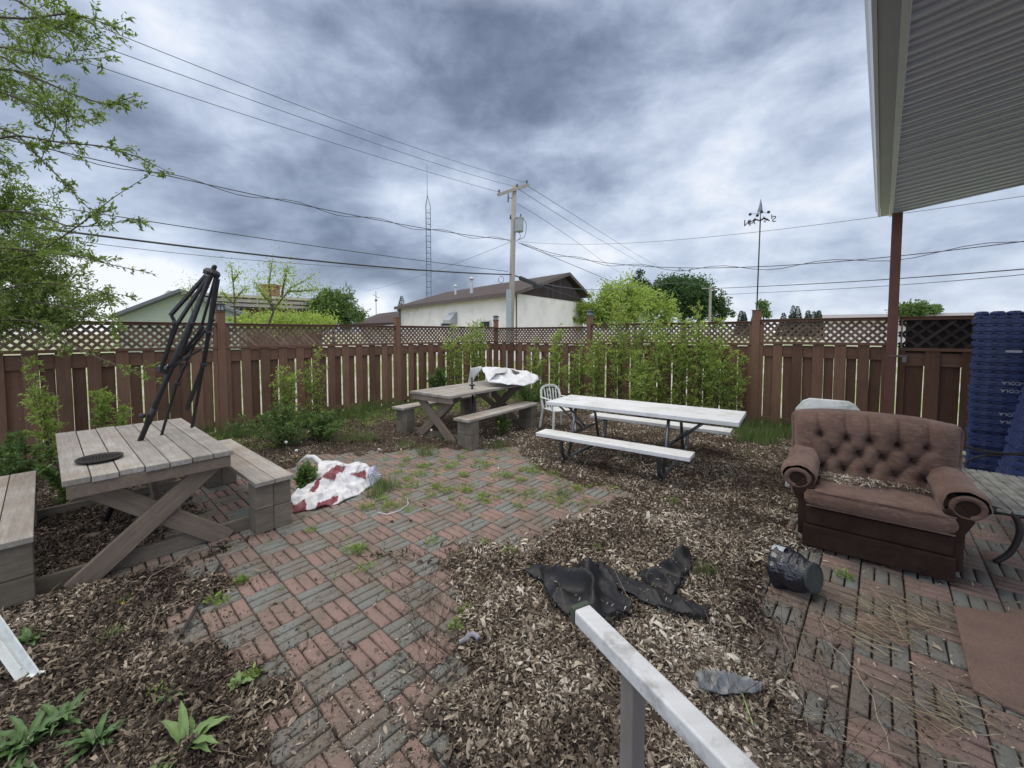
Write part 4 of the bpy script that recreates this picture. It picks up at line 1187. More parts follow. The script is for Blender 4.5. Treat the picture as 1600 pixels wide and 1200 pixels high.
# ------------------------------------------------------------------ garden bench at right
gb = thing('garden_bench', 'cast iron garden bench with peeling pale slats beside the armchair', 'bench', (3.55, 2.93, 0), R(54))
L_ = 1.16
b = MB()
for k in range(6): b.box((L_/2, -.045-.082*k, .40+.004*math.sin(k)), (L_, .068, .022), Matrix.Rotation(random.gauss(0, .01), 3, 'X'))
b.build('seat_slats', M['slat_wood'], gb, bevel=.003)
b = MB()
for k in range(3): b.box((L_/2, -.50-.03*k, .52+.11*k), (L_, .022, .07))
b.build('back_slats', M['slat_wood'], gb, bevel=.003)
for xq in (.02, L_-.02):
    e = MB()
    e.tube(arc([(xq, -.02, 0), (xq, -.10, .1), (xq, -.14, .28), (xq, -.10, .385)]), .020, 8)
    e.tube(arc([(xq, .03, .385), (xq, -.25, .375), (xq, -.50, .385)]), .016, 8)
    e.tube(arc([(xq, -.58, 0), (xq, -.50, .15), (xq, -.48, .4), (xq, -.56, .80)]), .020, 8)
    if xq > .5: e.tube(arc([(xq, .02, .39), (xq, .06, .50), (xq, .03, .60), (xq, -.06, .63), (xq, -.25, .59), (xq, -.53, .62)]), .013, 8)
    else: e.tube(arc([(xq, -.24, .39), (xq, -.22, .52), (xq, -.30, .60), (xq, -.53, .62)]), .013, 8)
    if xq > .5: e.tube(arc([(xq, -.12, .40), (xq, -.10, .50), (xq, -.22, .57), (xq, -.33, .58)]), .009, 6)
    e.lathe([(.001, -.012), (.055, -.010), (.06, 0), (.055, .010), (.001, .012)], (xq, -.0, .39), 14, Matrix.Rotation(R(90), 3, 'Y')@Matrix.Diagonal((.5, 1.2, 1)))
    e.build('iron_end', M['iron'], gb, smooth=True)

# ------------------------------------------------------------------ blue crates
cm = simple('blue_crate_plastic', (.040, .062, .175), (.028, .045, .135), 6, .38, bmp=.15, bscale=25, island=.0, dirt=((.10, .11, .14), 14, .4))
CW, CD, CHT = .62, .42, .0905
def crate_mesh():
    b = MB(); w, d, h = CW, CD, CHT
    b.box((w/2, d/2, h*.30), (w, d, h*.60-.006)); b.box((w/2, d/2, h*.78), (w-.018, d-.018, h*.40))
    b.box((w/2, d/2, .008), (w+.008, d+.008, .014))
    n = 6
    for k in range(n):
        xx_ = w*(k+.5)/n
        for yy in (-.002, d+.002):
            b.box((xx_, yy, h*.42), (w/n*.50, .010, h*.34), None, 0)
            b.box((xx_, yy+(.004 if yy < 0 else -.004), h*.74), (w/n*.34, .006, .014), None, 1)
    for k in range(4):
        yy = d*(k+.5)/4
        for xx_ in (-.002, w+.002): b.box((xx_, yy, h*.42), (.010, d/4*.5, h*.34)); 
    for k in range(7):
        for j in range(5):
            b.box((w*(k+.5)/7, d*(j+.5)/5, h+.004), (w/7*.62, d/5*.66, .012))
    return b
dkb = simple('crate_slot_dark', (.006, .008, .022), (.008, .01, .03), 5, .6)
cr_me = crate_mesh()
proto = cr_me.build('crate_shell', [cm, dkb], None, bevel=.003, seg=1)
top_b = MB()
for k in range(5):
    for j in range(3): top_b.lathe([(.056, 0), (.050, .04), (.040, .048), (.001, .05)], (CW*(k+.5)/5, CD*(j+.5)/3, CHT+.004), 8)
def text_mesh(s, size, ext=.0008):
    cu = bpy.data.curves.new('txt', 'FONT'); cu.body = s; cu.size = size; cu.extrude = ext
    ob = bpy.data.objects.new('txt', cu); COL.objects.link(ob)
    dg = bpy.context.evaluated_depsgraph_get(); dg.update()
    me = bpy.data.meshes.new_from_object(ob.evaluated_get(dg)); bpy.data.objects.remove(ob); bpy.data.curves.remove(cu)
    return me
ink = simple('white_crate_print', (.55, .57, .62), (.35, .37, .42), 40, .5)
txt_me = text_mesh('PEPSI-COLA', .052); txt_me.materials.clear(); txt_me.materials.append(ink); txt_me.name = 'lettering'
xs = [v.co.x for v in txt_me.vertices]; ys = [v.co.y for v in txt_me.vertices]
txt_me.transform(Matrix.Translation((-(min(xs)+max(xs))/2, -(min(ys)+max(ys))/2, 0)))
tb_me = text_mesh('AUG 02', .026)
def stack(base, rz, n, tilt, lab, grp, rd, textrows=(), hole=None, first=None):
    up = Matrix.Rotation(rz, 4, 'Z') @ Matrix.Rotation(tilt, 4, 'Y')
    for k in range(n):
        c = first if (first is not None and k == 0) else proto.copy()
        if c.name not in COL.objects: COL.objects.link(c)
        M4 = Matrix.Translation(base) @ up @ Matrix.Translation((rd.uniform(-.008, .008), rd.uniform(-.008, .008), k*CHT)) @ Matrix.Rotation(rd.gauss(0, .006), 4, 'Z')
        c.matrix_world = M4; c.rotation_mode = 'XYZ'
        c.location, rt, _ = M4.decompose(); c.rotation_euler = rt.to_euler(); c.scale = (1, 1, 1)
        pos = ('%s crate from the bottom' % ORD[k]) if k < n-1 else 'topmost crate'
        tag(c, 'blue plastic bottle crate, %s of the %s stack%s' % (pos, lab, ', white lettering' if k in textrows else ''), 'crate', grp)
        if k in textrows:
            o = bpy.data.objects.new('lettering', txt_me); COL.objects.link(o); o.parent = c
            o.matrix_local = Matrix.Translation((.36, -.0085, CHT*.40)) @ Matrix.Rotation(R(90), 4, 'X') @ Matrix.Rotation(math.pi, 4, 'Z')
        if k == n-1:
            o = top_b.build('bottle_sockets', cm, c, smooth=True)
        if hole and k == hole:
            q_ = MB(); q_.box((.30, -.011, CHT*.45), (.12, .004, .026)); q_.build('label', ink, c)
ORD = ['first', 'second', 'third', 'fourth', 'fifth', 'sixth', 'seventh', 'eighth', 'ninth', 'tenth', 'eleventh', 'twelfth', 'thirteenth', 'fourteenth', 'fifteenth', 'sixteenth', 'seventeenth', 'eighteenth', 'nineteenth', 'twentieth', 'twenty-first', 'twenty-second', 'twenty-third']
stack(Vector((5.50, 4.84, 0)), R(-46), 21, 0, 'upright', 'blue bottle crates in the upright stack', random.Random(1), (7, 8, 11, 12), 16, proto)
stack(Vector((5.02, 4.10, 0)), R(-40), 19, R(9), 'leaning', 'blue bottle crates in the leaning stack', random.Random(2), (), None)

# ------------------------------------------------------------------ weather vane
wv_base = CORNER + V_*6.665 + Vector((-.02, -.02, 2.10))
wv = thing('weather_vane', 'dark metal weather vane on a thin pole above the fence post', 'weather vane', tuple(wv_base), 0)
Yv = wv_base.y; zf = lambda py: D(1186, py, Yv).z - wv_base.z
Ht = zf(325); zl = zf(345); zc_ = zf(334)
b = MB(); b.tube([(0, 0, -.2), (.02, 0, zf(340))], .011, 8); b.tube([(.02, 0, zf(340)), (.03, 0, zf(318))], .006, 6); b.build('pole', M['iron'], wv, smooth=True)
b = MB()
arms = [((.20, -.09), 'S', .15), ((-.20, .0), 'N', .16), ((-.09, .16), 'W', .10), ((.08, -.22), 'E', .10)]
for (dx, dy), ch, s_ in arms:
    b.tube([(.02, 0, zl), (dx*.35, dy*.35, zl+.03), (dx*.75, dy*.75, zl-.02)], .009, 6)
    b.tube([(dx*.35, dy*.35, zl+.05), (dx*.55, dy*.55, zl+.01), (dx*.4, dy*.4, zl-.04)], .007, 6)
for (dx, dz_) in ((-.165, -.01), (.165, .03), (.04, .035), (-.035, -.03)):
    b.tube([(.02, 0, zc_+.01), (dx, 0, zc_+dz_)], .004, 5); b.lathe([(.001, -.026), (.02, -.018), (.026, 0), (.02, .018), (.001, .026)], (dx, 0, zc_+dz_), 10)
b.build('scroll_arms', M['iron'], wv, smooth=True)
for (dx, dy), ch, s_ in arms:
    me = text_mesh(ch, s_, .006); me.materials.clear(); me.materials.append(M['iron'])
    o = bpy.data.objects.new('letter', me); COL.objects.link(o); o.parent = wv
    xs = [v.co.x for v in me.vertices]; me.transform(Matrix.Translation((-(min(xs)+max(xs))/2, -s_*.35, 0)))
    o.location = (dx*1.05, dy, zl+(-.035 if ch == 'N' else .01)); o.rotation_euler = (R(90), 0, R(180) + (R(-20) if ch in 'SN' else R(50)))
b = MB()
b.prism([(-.05, 0), (-.02, .10), (.0, .22), (.03, .10), (.045, -.02), (.03, .02), (.01, -.06), (-.02, .0), (-.05, -.08)], -.004, .004, lambda a, c, t: (a+.015, t, c+zf(330)))
b.build('figure', simple('weathered_zinc', (.22, .24, .27), (.3, .32, .35), 8, .5, metal=.4), wv)

# ------------------------------------------------------------------ background buildings
def wpt(px, py, Y): return D(px, py, Y)
stucco = simple('cream_stucco', (.86, .80, .76), (.80, .74, .70), .6, .9, (1, 1, .35), .5, 8, dirt=((.40, .37, .31), 1.0, .3))
shing = simple('brown_shingles', (.070, .050, .046), (.050, .036, .033), 3, .9, bmp=.6, bscale=12)
brsid = simple('dark_brown_siding', (.060, .040, .042), (.045, .030, .032), 4, .7, island=.3)
bw = thing('stucco_building', 'long cream stucco building with brown shingle roof behind the utility pole', 'building', (0, 24, 0))
O_ = Vector((0, 24, 0))
A1 = wpt(805.8, 458, 24.0); B1 = wpt(626, 480.5, 37.2); C1 = wpt(911.5, 472, 31.4)
zt = A1.z; B1.z = zt; C1.z = zt
D1 = B1 + (C1-A1)
b = MB()
for a, c in ((A1, B1), (A1, C1), (C1, D1), (B1, D1)):
    b.add([Vector((a.x, a.y, 0))-O_, Vector((c.x, c.y, 0))-O_, c-O_, a-O_], [(0, 1, 2, 3)])
b.build('wall', stucco, bw)
PK = wpt(883, 429, 29.0); pkd = (B1-A1); RIDGE2 = PK + pkd*1.0
ovA = (A1-C1).normalized()*.5; ovG = (A1-B1).normalized()*.45
e1 = A1 + ovA + ovG + Vector((0, 0, -.08)); e2 = B1 + ovA*1.0 - ovG + Vector((0, 0, -.08)); r1 = PK + ovG; r2 = RIDGE2 - ovG
f1 = wpt(924, 465, 32.4) + ovG*0; f2 = f1 + pkd
th = Vector((0, 0, .22))
b = MB()
for q4 in ([e1, e2, r2, r1], [r1, r2, f2, f1]):
    lo = [p-O_ for p in q4]; hi = [p+th*.5-O_ for p in q4]
    b.add(lo+hi, [(0, 1, 2, 3), (7, 6, 5, 4), (0, 4, 5, 1), (1, 5, 6, 2), (2, 6, 7, 3), (3, 7, 4, 0)])
b.build('roof', shing, bw)
b = MB(); nb = 26
gA = A1 + Vector((0, 0, -.02)); gC = C1 + Vector((0, 0, -.02)); outn = ovG.normalized()*.03
for k in range(nb):
    s0, s1 = k/nb, (k+.88)/nb
    pa = gA.lerp(gC, s0); pb_ = gA.lerp(gC, s1)
    sp = (PK-gA).xy.length/(gC-gA).xy.length
    def topz(s): return gA.z + (PK.z-gA.z-.15)*(s/sp if s < sp else (1-s)/(1-sp))
    b.add([pa+outn-O_, pb_+outn-O_, Vector((pb_.x, pb_.y, topz(s1)))+outn-O_, Vector((pa.x, pa.y, topz(s0)))+outn-O_], [(0, 1, 2, 3)])
b.add([gA+outn*.5-O_, gC+outn*.5-O_, Vector((PK.x, PK.y, PK.z-.15))+outn*.5-O_], [(0, 1, 2)])
b.build('gable_siding', brsid, bw)
b = MB(); tr = simple('eave_trim', (.13, .10, .09), (.09, .07, .065), 4, .6)
b.beam(e1-O_+Vector((0, 0, -.02)), e2-O_+Vector((0, 0, -.02)), .06, .22); b.beam(e1-O_, r1-O_, .06, .22); b.beam(r1-O_, f1-O_, .06, .22); b.build('fascia', tr, bw)
dn = MB(); dp_ = A1+ovG*.15; dn.tube([Vector((dp_.x, dp_.y, 0))-O_, Vector((dp_.x, dp_.y, zt-.1))-O_], .05, 6); dp_ = B1+ovA*.2; dn.tube([Vector((dp_.x, dp_.y, 0))-O_, Vector((dp_.x, dp_.y, zt-.1))-O_], .07, 6); dn.build('downpipe', tr, bw)
def on_wall(px, s=None):
    # point on wall A1-B1 for picture column px
    t_ = (px-800)/F; d_ = B1-A1
    k = (t_*A1.y-A1.x)/(d_.x-t_*d_.y); return A1 + d_*k
wn = (ovA.normalized())
for (px0, px1, py0, py1, nm) in ((752, 767, 502, 512, 'window'), (690, 705, 505, 510, 'window')):
    a, c = on_wall(px0), on_wall(px1); z0 = D(px0, py1, a.y).z; z1 = D(px0, py0, a.y).z
    b = MB(); b.add([Vector((p.x, p.y, z))+wn*.04-O_ for p, z in ((a, z0), (c, z0), (c, z1), (a, z1))], [(0, 1, 2, 3)]); w_ = b.build(nm, simple('dark_glass', (.05, .06, .07), (.04, .05, .06), 1, .1), bw)
    b = MB()
    for (p, q_, za, zb_) in ((a, c, z0, z0), (a, c, z1, z1), (a, a, z0, z1), (c, c, z0, z1)): b.beam(Vector((p.x, p.y, za))+wn*.06-O_, Vector((q_.x, q_.y, zb_))+wn*.06-O_, .08, .07)
    b.build('frame', simple('white_frame', (.6, .6, .6), (.5, .5, .5)), w_)
a = on_wall(709); hz_ = D(709, 496, a.y).z
b = MB(); tv = (B1-A1).normalized()
b.prism([(0, -.45), (.75, -.45), (.75, -.2), (.1, .35), (0, .35)], -.5, .5, lambda p, q_, t: a + wn*p + tv*t + Vector((0, 0, hz_-a.z+q_)) - O_); b.build('vent_hood', simple('galvanised_hood', (.38, .40, .42), (.3, .32, .34), 3, .5), bw)
def roofpt(px, py, Y): return D(px, py, Y)-O_
def on_roof(px, k):   # k 0 eave .. 1 ridge
    t_ = (px-800)/F; best = None
    for s in np.linspace(0, 1, 200):
        p = e1.lerp(e2, s).lerp(r1.lerp(r2, s), k)
        if best is None or abs(p.x-t_*p.y) < best[0]: best = (abs(p.x-t_*p.y), p)
    return best[1]
for (px_, k_, hh, rr) in ((737, .35, 1.15, .13), (712, .45, .75, .10)):
    b = MB(); p = on_roof(px_, k_)-O_; b.tube([p-Vector((0, 0, .1)), p+Vector((0, 0, hh))], [rr, rr*.8], 10); b.lathe([(rr*1.6, 0), (rr*1.6, .08), (.01, .2)], p+Vector((0, 0, hh)), 10)
    b.build('roof_vent', simple('pale_vent_metal', (.55, .56, .57), (.45, .46, .47), 4, .5), bw)

# low brown roof next to it
lb = thing('low_building', 'low building with dark brown roof left of the cream stucco building', 'building', (-12, 42, 0))
O2 = Vector((-12, 42, 0))
a0 = D(548, 506, 40); a1 = D(640, 503, 40); a2 = D(640, 484, 46); a3 = D(592, 490, 46)
b = MB(); q4 = [a0, a1, a2, a3]; b.add([p-O2 for p in q4]+[p-O2-Vector((0, 0, .25)) for p in q4], [(0, 1, 2, 3), (7, 6, 5, 4), (0, 4, 5, 1), (1, 5, 6, 2), (2, 6, 7, 3), (3, 7, 4, 0)]); b.build('roof', shing, lb)
b = MB(); b.box(((a0.x+a1.x)/2+.3-O2.x, 44-O2.y, a0.z/2-.1), (a1.x-a0.x-.6, 6, a0.z-.1)); b.build('wall', stucco, lb)

# pale green gabled house at left
gh = thing('gabled_house', 'pale green house with a low gable behind the fence at left', 'house', (-17, 26, 0)); O3 = Vector((-17, 26, 0))
pg = simple('pale_green_siding', (.36, .40, .31), (.31, .35, .27), 2, .8, (1, 1, 12), .3, 6)
gl = D(184, 496, 24); gpk = D(283, 458, 25.5); grr = D(372, 492, 27)
b = MB(); base0 = [Vector((p.x, p.y, 0)) for p in (gl, grr)]
back_ = Vector((-4, 10, 0))
tri = [base0[0], base0[1], grr, gpk, gl]
b.add([p-O3 for p in tri]+[p+back_-O3 for p in tri], [(0, 1, 2, 3, 4), (9, 8, 7, 6, 5), (0, 5, 6, 1), (1, 6, 7, 2), (4, 9, 5, 0)]); b.build('wall', pg, gh)
b = MB(); fw = Vector((.3, -.5, 0))
for p, q_ in ((gl+(gl-gpk)*.05, gpk), (gpk, grr+(grr-gpk)*.05)):
    q4 = [p+fw, q_+fw, q_+back_, p+back_]; b.add([v-O3+Vector((0, 0, .02)) for v in q4]+[v-O3+Vector((0, 0, .24)) for v in q4], [(3, 2, 1, 0), (4, 5, 6, 7), (0, 1, 5, 4), (1, 2, 6, 5), (2, 3, 7, 6), (3, 0, 4, 7)])
b.build('roof', simple('grey_roof_edge', (.16, .17, .18), (.11, .12, .13), 3, .8), gh, bevel=.02)
# long building with layered fascia
lg = thing('flat_roof_building', 'long building with pale layered roof edge behind the small leafy tree', 'building', (-13, 30, 0)); O4 = Vector((-13, 30, 0))
s0 = D(290, 500, 27); s1 = D(503, 500, 33)
b = MB(); dr4 = (s1-s0); dr4.z = 0; dpt = Vector((-dr4.y, dr4.x, 0)).normalized()*7
def lay(py0, py1, out, nm, mat):
    z1a = D(290, py0+0, 27).z; z0a = D(290, py1, 27).z
    b = MB(); o_ = -dpt.normalized()*out; ex = dr4.normalized()*out
    q4 = [Vector((s0.x, s0.y, 0))+o_-ex, Vector((s1.x, s1.y, 0))+o_+ex, Vector((s1.x, s1.y, 0))+dpt+ex, Vector((s0.x, s0.y, 0))+dpt-ex]
    b.add([v+Vector((0, 0, z0a))-O4 for v in q4]+[v+Vector((0, 0, z1a))-O4 for v in q4], [(3, 2, 1, 0), (4, 5, 6, 7), (0, 1, 5, 4), (1, 2, 6, 5), (2, 3, 7, 6), (3, 0, 4, 7)])
    return b.build(nm, mat, lg)
palef = simple('pale_fascia_boards', (.55, .47, .42), (.45, .38, .33), 2, .7)
lay(480, 560, .0, 'wall', simple('brown_brick', (.22, .11, .085), (.16, .08, .06), 3, .9, bmp=.3, bscale=20))
lay(471, 476, .5, 'fascia', palef); lay(464, 469, .7, 'fascia', palef); lay(457, 461.5, .9, 'fascia', palef)
lay(476, 480, .3, 'soffit_band', tr); lay(469, 471, .5, 'soffit_band', tr); lay(461.5, 464, .7, 'soffit_band', tr)
b = MB(); cpos = D(411, 455, 32)-O4; b.box(tuple(cpos+Vector((0, 1, .0))), (1.0, .9, 1.0)); b.box(tuple(cpos+Vector((0, 1, .55))), (1.2, 1.1, .15)); b.build('chimney', simple('red_brick_chimney', (.26, .12, .09), (.2, .09, .07), 4, .9, bmp=.3, bscale=20), lg)
# far long low roof at right
fr2 = thing('low_building', 'very long low grey roofed building beyond the right fence', 'building', (60, 60, 0)); O5 = Vector((60, 60, 0))
b = MB(); q4 = [D(1285, 497, 70), D(1660, 496, 48), D(1660, 486, 50), D(1285, 492, 74)]
b.add([p-O5 for p in q4]+[p-O5-Vector((0, 0, .3)) for p in q4], [(0, 1, 2, 3), (7, 6, 5, 4), (0, 4, 5, 1), (1, 5, 6, 2), (2, 6, 7, 3), (3, 7, 4, 0)]); b.build('roof', simple('grey_metal_roof', (.28, .25, .25), (.22, .2, .2), 1, .5), fr2)
b = MB(); q4 = [D(1288, 500, 71), D(1660, 500, 49)]; b.add([Vector((p.x, p.y, h_))-O5 for p, h_ in ((q4[0], 0), (q4[1], 0), (q4[1], q4[1].z), (q4[0], q4[0].z))], [(0, 1, 2, 3)])
b.add([Vector((p.x+3, p.y+4, h_))-O5 for p, h_ in ((q4[0], 0), (q4[1], 0), (q4[1], q4[1].z), (q4[0], q4[0].z))], [(0, 1, 2, 3)]); b.build('wall', stucco, fr2)

# ------------------------------------------------------------------ utility pole, mast
polew = wood('pole_wood', (.40, .37, .32), (.30, .275, .24), (.17, .15, .13), axis=2, g=.4, island=0)
up_ = thing('utility_pole', 'grey wooden utility pole with crossarm and transformer behind the fence corner', 'utility pole', tuple(Vector((D(797, 500, 20).x, 20, 0))))
OB = Vector(up_.location)
pt0 = Vector((0, 0, 0)); ptp = D(803.5, 290, 20)-OB
b = MB(); b.tube([pt0, ptp*.5, ptp], [.15, .135, .11], 12); b.build('pole', polew, up_, smooth=True)
c1_ = D(778, 306, 19.6)-OB; c2_ = D(826, 290, 20.3)-OB
b = MB(); b.beam(c1_+Vector((0, -.12, 0)), c2_+Vector((0, -.12, 0)), .10, .13); b.build('crossarm', polew, up_)
grey_m = simple('grey_enamel', (.33, .36, .36), (.28, .30, .31), 4, .5)
for (px_, py_, yy) in ((780, 302, 19.6), (808, 293, 20.1), (823, 287, 20.3)):
    b = MB(); p = D(px_, py_, yy)-OB; b.lathe([(.015, -.1), (.02, 0), (.05, .02), (.03, .05), (.055, .08), (.03, .12), (.01, .14)], p+Vector((0, -.12, .0)), 8); b.build('insulator', simple('dark_porcelain', (.07, .07, .08), (.05, .05, .06), 5, .3), up_, smooth=True)
tc_ = D(811, 351, 19.8)-OB
b = MB(); b.lathe([(.001, -.34), (.20, -.34), (.21, -.30), (.21, .26), (.23, .28), (.23, .32), (.12, .36), (.001, .36)], tc_, 16, cap=False)
b.build('transformer', grey_m, up_, smooth=False)
b = MB(); b.tube([tc_+Vector((.08, 0, .35)), tc_+Vector((.08, 0, .5))], .03, 6); b.tube(arc([tc_+Vector((.1, 0, .38)), tc_+Vector((.38, 0, .1)), tc_+Vector((.3, 0, -.6)), tc_+Vector((-.05, -.1, -.75))]), .012, 5)
b.tube(arc([tc_+Vector((.0, 0, -.34)), tc_+Vector((.1, 0, -.6)), tc_+Vector((-.15, 0, -.8))]), .012, 5)
cc = D(794, 316, 19.9)-OB; b.tube([cc, cc+Vector((0, 0, .4))], .03, 6); b.tube([cc+Vector((0, 0, .2)), cc+Vector((.2, 0, .2))], .015, 5); cc = D(797.5, 340, 19.9)-OB; b.tube([cc-Vector((0, 0, .08)), cc+Vector((0, 0, .12))], .035, 6)
b.build('fittings', M['iron'], up_, smooth=True)
b = MB(); b.box((-.06, -.15, 1.9), (.26, .06, 3.8)); b.build('conduit_cover', grey_m, up_, bevel=.01)
b = MB(); ring = D(783, 437, 19.9)-OB; b.tube([ring+Vector((.13*math.cos(a), 0, .16*math.sin(a))) for a in np.linspace(0, 2*math.pi, 20)], .012, 5); b.build('cable_loop', M['iron'], up_, smooth=True)
# lattice mast
ms = thing('radio_mast', 'thin lattice radio mast rising behind the cream building roof', 'mast', (D(669.5, 500, 45).x, 45, 0))
b = MB(); mt = simple('mast_steel', (.14, .17, .24), (.11, .13, .19), 3, .5)
topz_ = D(669, 305, 45).z; w = .32
leg_ = [Vector((w*math.cos(a), w*math.sin(a), 0)) for a in (R(10), R(130), R(250))]
for l in leg_: b.tube([l, l+Vector((0, 0, topz_-1.2)), Vector((0, 0, topz_))], .035, 4)
k = 0; z = .5
while z < topz_-1.4:
    for i in range(3):
        b.tube([leg_[i]+Vector((0, 0, z)), leg_[(i+1) % 3]+Vector((0, 0, z+.0))], .022, 4)
        b.tube([leg_[i]+Vector((0, 0, z)), leg_[(i+1) % 3]+Vector((0, 0, z+.5))], .012, 4)
    z += .62
b.tube([(0, 0, topz_), (0, 0, D(669, 255, 45).z)], [.03, .012], 4)
b.build('lattice', mt, ms)
# far pole
fp_ = thing('utility_pole', 'small distant utility pole in front of the dark green tree', 'utility pole', (D(1109, 500, 38).x, 38, 0))
b = MB(); tz = D(1109, 449, 38).z; b.tube([(0, 0, 0), (0, 0, tz)], [.14, .11], 8); b.beam((-.8, 0, tz-.1), (.8, 0, tz-.1), .09, .10); b.build('pole', polew, fp_, smooth=False)
# antenna on far roof
an = thing('antenna', 'small antenna on a thin pole left of the cream building', 'antenna', (D(588, 500, 50).x, 50, 0))
b = MB(); b.tube([(0, 0, 0), (0, 0, D(588, 455, 50).z)], .04, 5); b.tube([(-.4, 0, D(588, 460, 50).z), (.4, 0, D(588, 466, 50).z)], .03, 5); b.lathe([(.001, -.25), (.2, 0), (.001, .25)], (0, 0, D(588, 469, 50).z), 8); b.build('antenna_arms', mt, an)

# ------------------------------------------------------------------ overhead wires
wm = simple('black_cable', (.03, .03, .035), (.045, .045, .05), 5, .6)
wm2 = simple('grey_cable', (.12, .13, .15), (.15, .16, .18), 5, .5)
def wire(pts, Y0, Y1, r, label, mat=None, twist=False):
    """plan line from first to last point with depths Y0..Y1"""
    a = D(*pts[0], Y0); c = D(*pts[-1], Y1); W3 = []
    for (px_, py_) in pts:
        t_ = (px_-800)/F; dx, dy = c.x-a.x, c.y-a.y
        k = (t_*a.y-a.x)/(dx-t_*dy); y_ = a.y+k*dy; W3.append(D(px_, py_, y_))
    # smooth resample
    n = 40; out = []
    ts = np.linspace(0, 1, len(W3)); 
    xs_ = [p.x for p in W3]; ys_ = [p.y for p in W3]; zs_ = [p.z for p in W3]
    dd = [0]
    for k in range(1, len(W3)): dd.append(dd[-1]+(W3[k]-W3[k-1]).length)
    deg = min(3, len(W3)-1); s = np.array(dd)/dd[-1]
    cz = np.polyfit(s, zs_, deg); cx_ = np.polyfit(s, xs_, 1); cy_ = np.polyfit(s, ys_, 1)
    for q_ in np.linspace(0, 1, n): out.append(Vector((np.polyval(cx_, q_), np.polyval(cy_, q_), np.polyval(cz, q_))))
    b = MB(); b.tube(out, r, 5)
    if twist:
        o2 = [p + Vector((0, 0, .09*math.sin(i*.9)-.02)) for i, p in enumerate(out)]; b.tube(o2, r*.8, 5)
    o = b.build('power_line', mat or wm, smooth=True, loc=tuple(out[0])); tag(o, label, 'cable', 'overhead cables')
wire([(-120, -75), (185, 56), (400, 139), (620, 222), (823, 285)], 7, 20.3, .008, 'uppermost thin cable from the crossarm to the upper left', wm2)
wire([(-120, -30), (185, 82), (400, 160), (620, 236), (808, 292)], 7, 20.1, .008, 'second thin cable from the crossarm to the upper left', wm2)
wire([(-120, 10), (185, 113), (400, 187), (620, 254), (780, 300)], 7, 19.6, .008, 'third thin cable from the crossarm to the upper left', wm2)
wire([(-60, 200), (12, 220), (265, 276), (400, 304), (600, 346), (799, 375)], 9, 19.8, .013, 'twisted dark cable reaching the pole below its transformer from the left', wm, True)
wire([(-60, 298), (45, 318), (210, 343), (400, 370), (600, 400), (794, 424)], 10, 19.9, .013, 'dark cable from the left, just above the thick one', wm)
wire([(-60, 340), (50, 355), (150, 367), (400, 398), (620, 419), (799, 429)], 10, 19.8, .030, 'thickest dark cable running left from the lower pole', wm)
wire([(100, 374), (400, 407), (600, 420), (760, 428)], 12, 19.9, .010, 'thin cable just below the thickest one', wm2)
wire([(812, 379), (900, 403), (1000, 417), (1180, 417), (1300, 410), (1400, 400), (1500, 388), (1640, 373)], 20, 9, .011, 'sagging twisted cable from the pole to the far right', wm, True)
wire([(812, 377), (960, 381), (1100, 371), (1250, 354), (1384, 338), (1640, 300)], 20, 9, .007, 'thin straight cable from the pole to the porch roof side', wm2)
wire([(814, 381), (880, 408), (950, 437), (1010, 458)], 20, 34, .014, 'cable dropping right from the pole toward the light green tree', wm)
wire([(824, 290), (900, 338), (960, 376), (1025, 414)], 20.3, 60, .014, 'upper faint cable running right from the crossarm', wm2)
wire([(810, 295), (880, 340), (940, 376), (1010, 418)], 20.1, 60, .014, 'lower faint cable running right from the crossarm', wm2)
wire([(808, 318), (860, 350), (920, 392), (1000, 432)], 20, 60, .012, 'lowest faint cable running right from the pole top', wm2)
wire([(1109, 451), (1280, 443), (1450, 432), (1640, 417)], 38, 14, .022, 'upper of two cables from the distant pole to the right edge', wm)
wire([(1115, 462), (1280, 453), (1450, 442), (1640, 425)], 38, 14, .014, 'lower of two cables from the distant pole to the right edge', wm)
wire([(803, 430), (830, 440), (870, 455), (912, 468)], 20, 31, .035, 'thick service cable from the pole to the stucco gable', wm)
wire([(812, 432), (850, 443), (912, 452), (1109, 452)], 20, 38, .014, 'thin cable from the lower pole toward the distant pole', wm2)
wire([(570, 455), (690, 420), (797, 378)], 34, 20, .009, 'thin cable rising to the pole from the low brown roof', wm2)
bx_ = MB(); pA = D(812, 434, 20.6); pB = D(836, 444, 21.6); bx_.beam(pA, pB, .16, .2); bx_.box(tuple(D(840, 447, 21.8)), (.5, .25, .2)); o = bx_.build('cable_splice_box', wm, bevel=.04, loc=tuple(pA)); tag(o, 'black splice case hanging on the thick service cable beside the pole', 'splice box')

# ------------------------------------------------------------------ vegetation
LM = {
 'spring': leafmat('fresh_green_leaves', [(.15, .205, .055), (.25, .33, .085), (.36, .44, .13), (.47, .54, .20)], .5),
 'mid': leafmat('mid_green_leaves', [(.05, .088, .028), (.09, .15, .043), (.145, .22, .07), (.21, .29, .11)], .35),
 'dark': leafmat('dark_green_leaves', [(.02, .048, .018), (.04, .085, .03), (.07, .13, .042), (.11, .18, .06)], .3),
 'blue': leafmat('blue_green_conifer', [(.02, .035, .028), (.035, .055, .042), (.055, .08, .06)], .1),
 'grass': leafmat('grass_blades', [(.04, .075, .02), (.08, .135, .035), (.14, .20, .06), (.25, .28, .12)], .3),
 'weed': leafmat('weed_leaves', [(.10, .15, .035), (.17, .24, .055), (.25, .33, .09), (.34, .41, .15)], .3),
}
bark = simple('bark', (.11, .085, .065), (.06, .045, .035), 14, .9, (1, 1, .3), .6, 30)
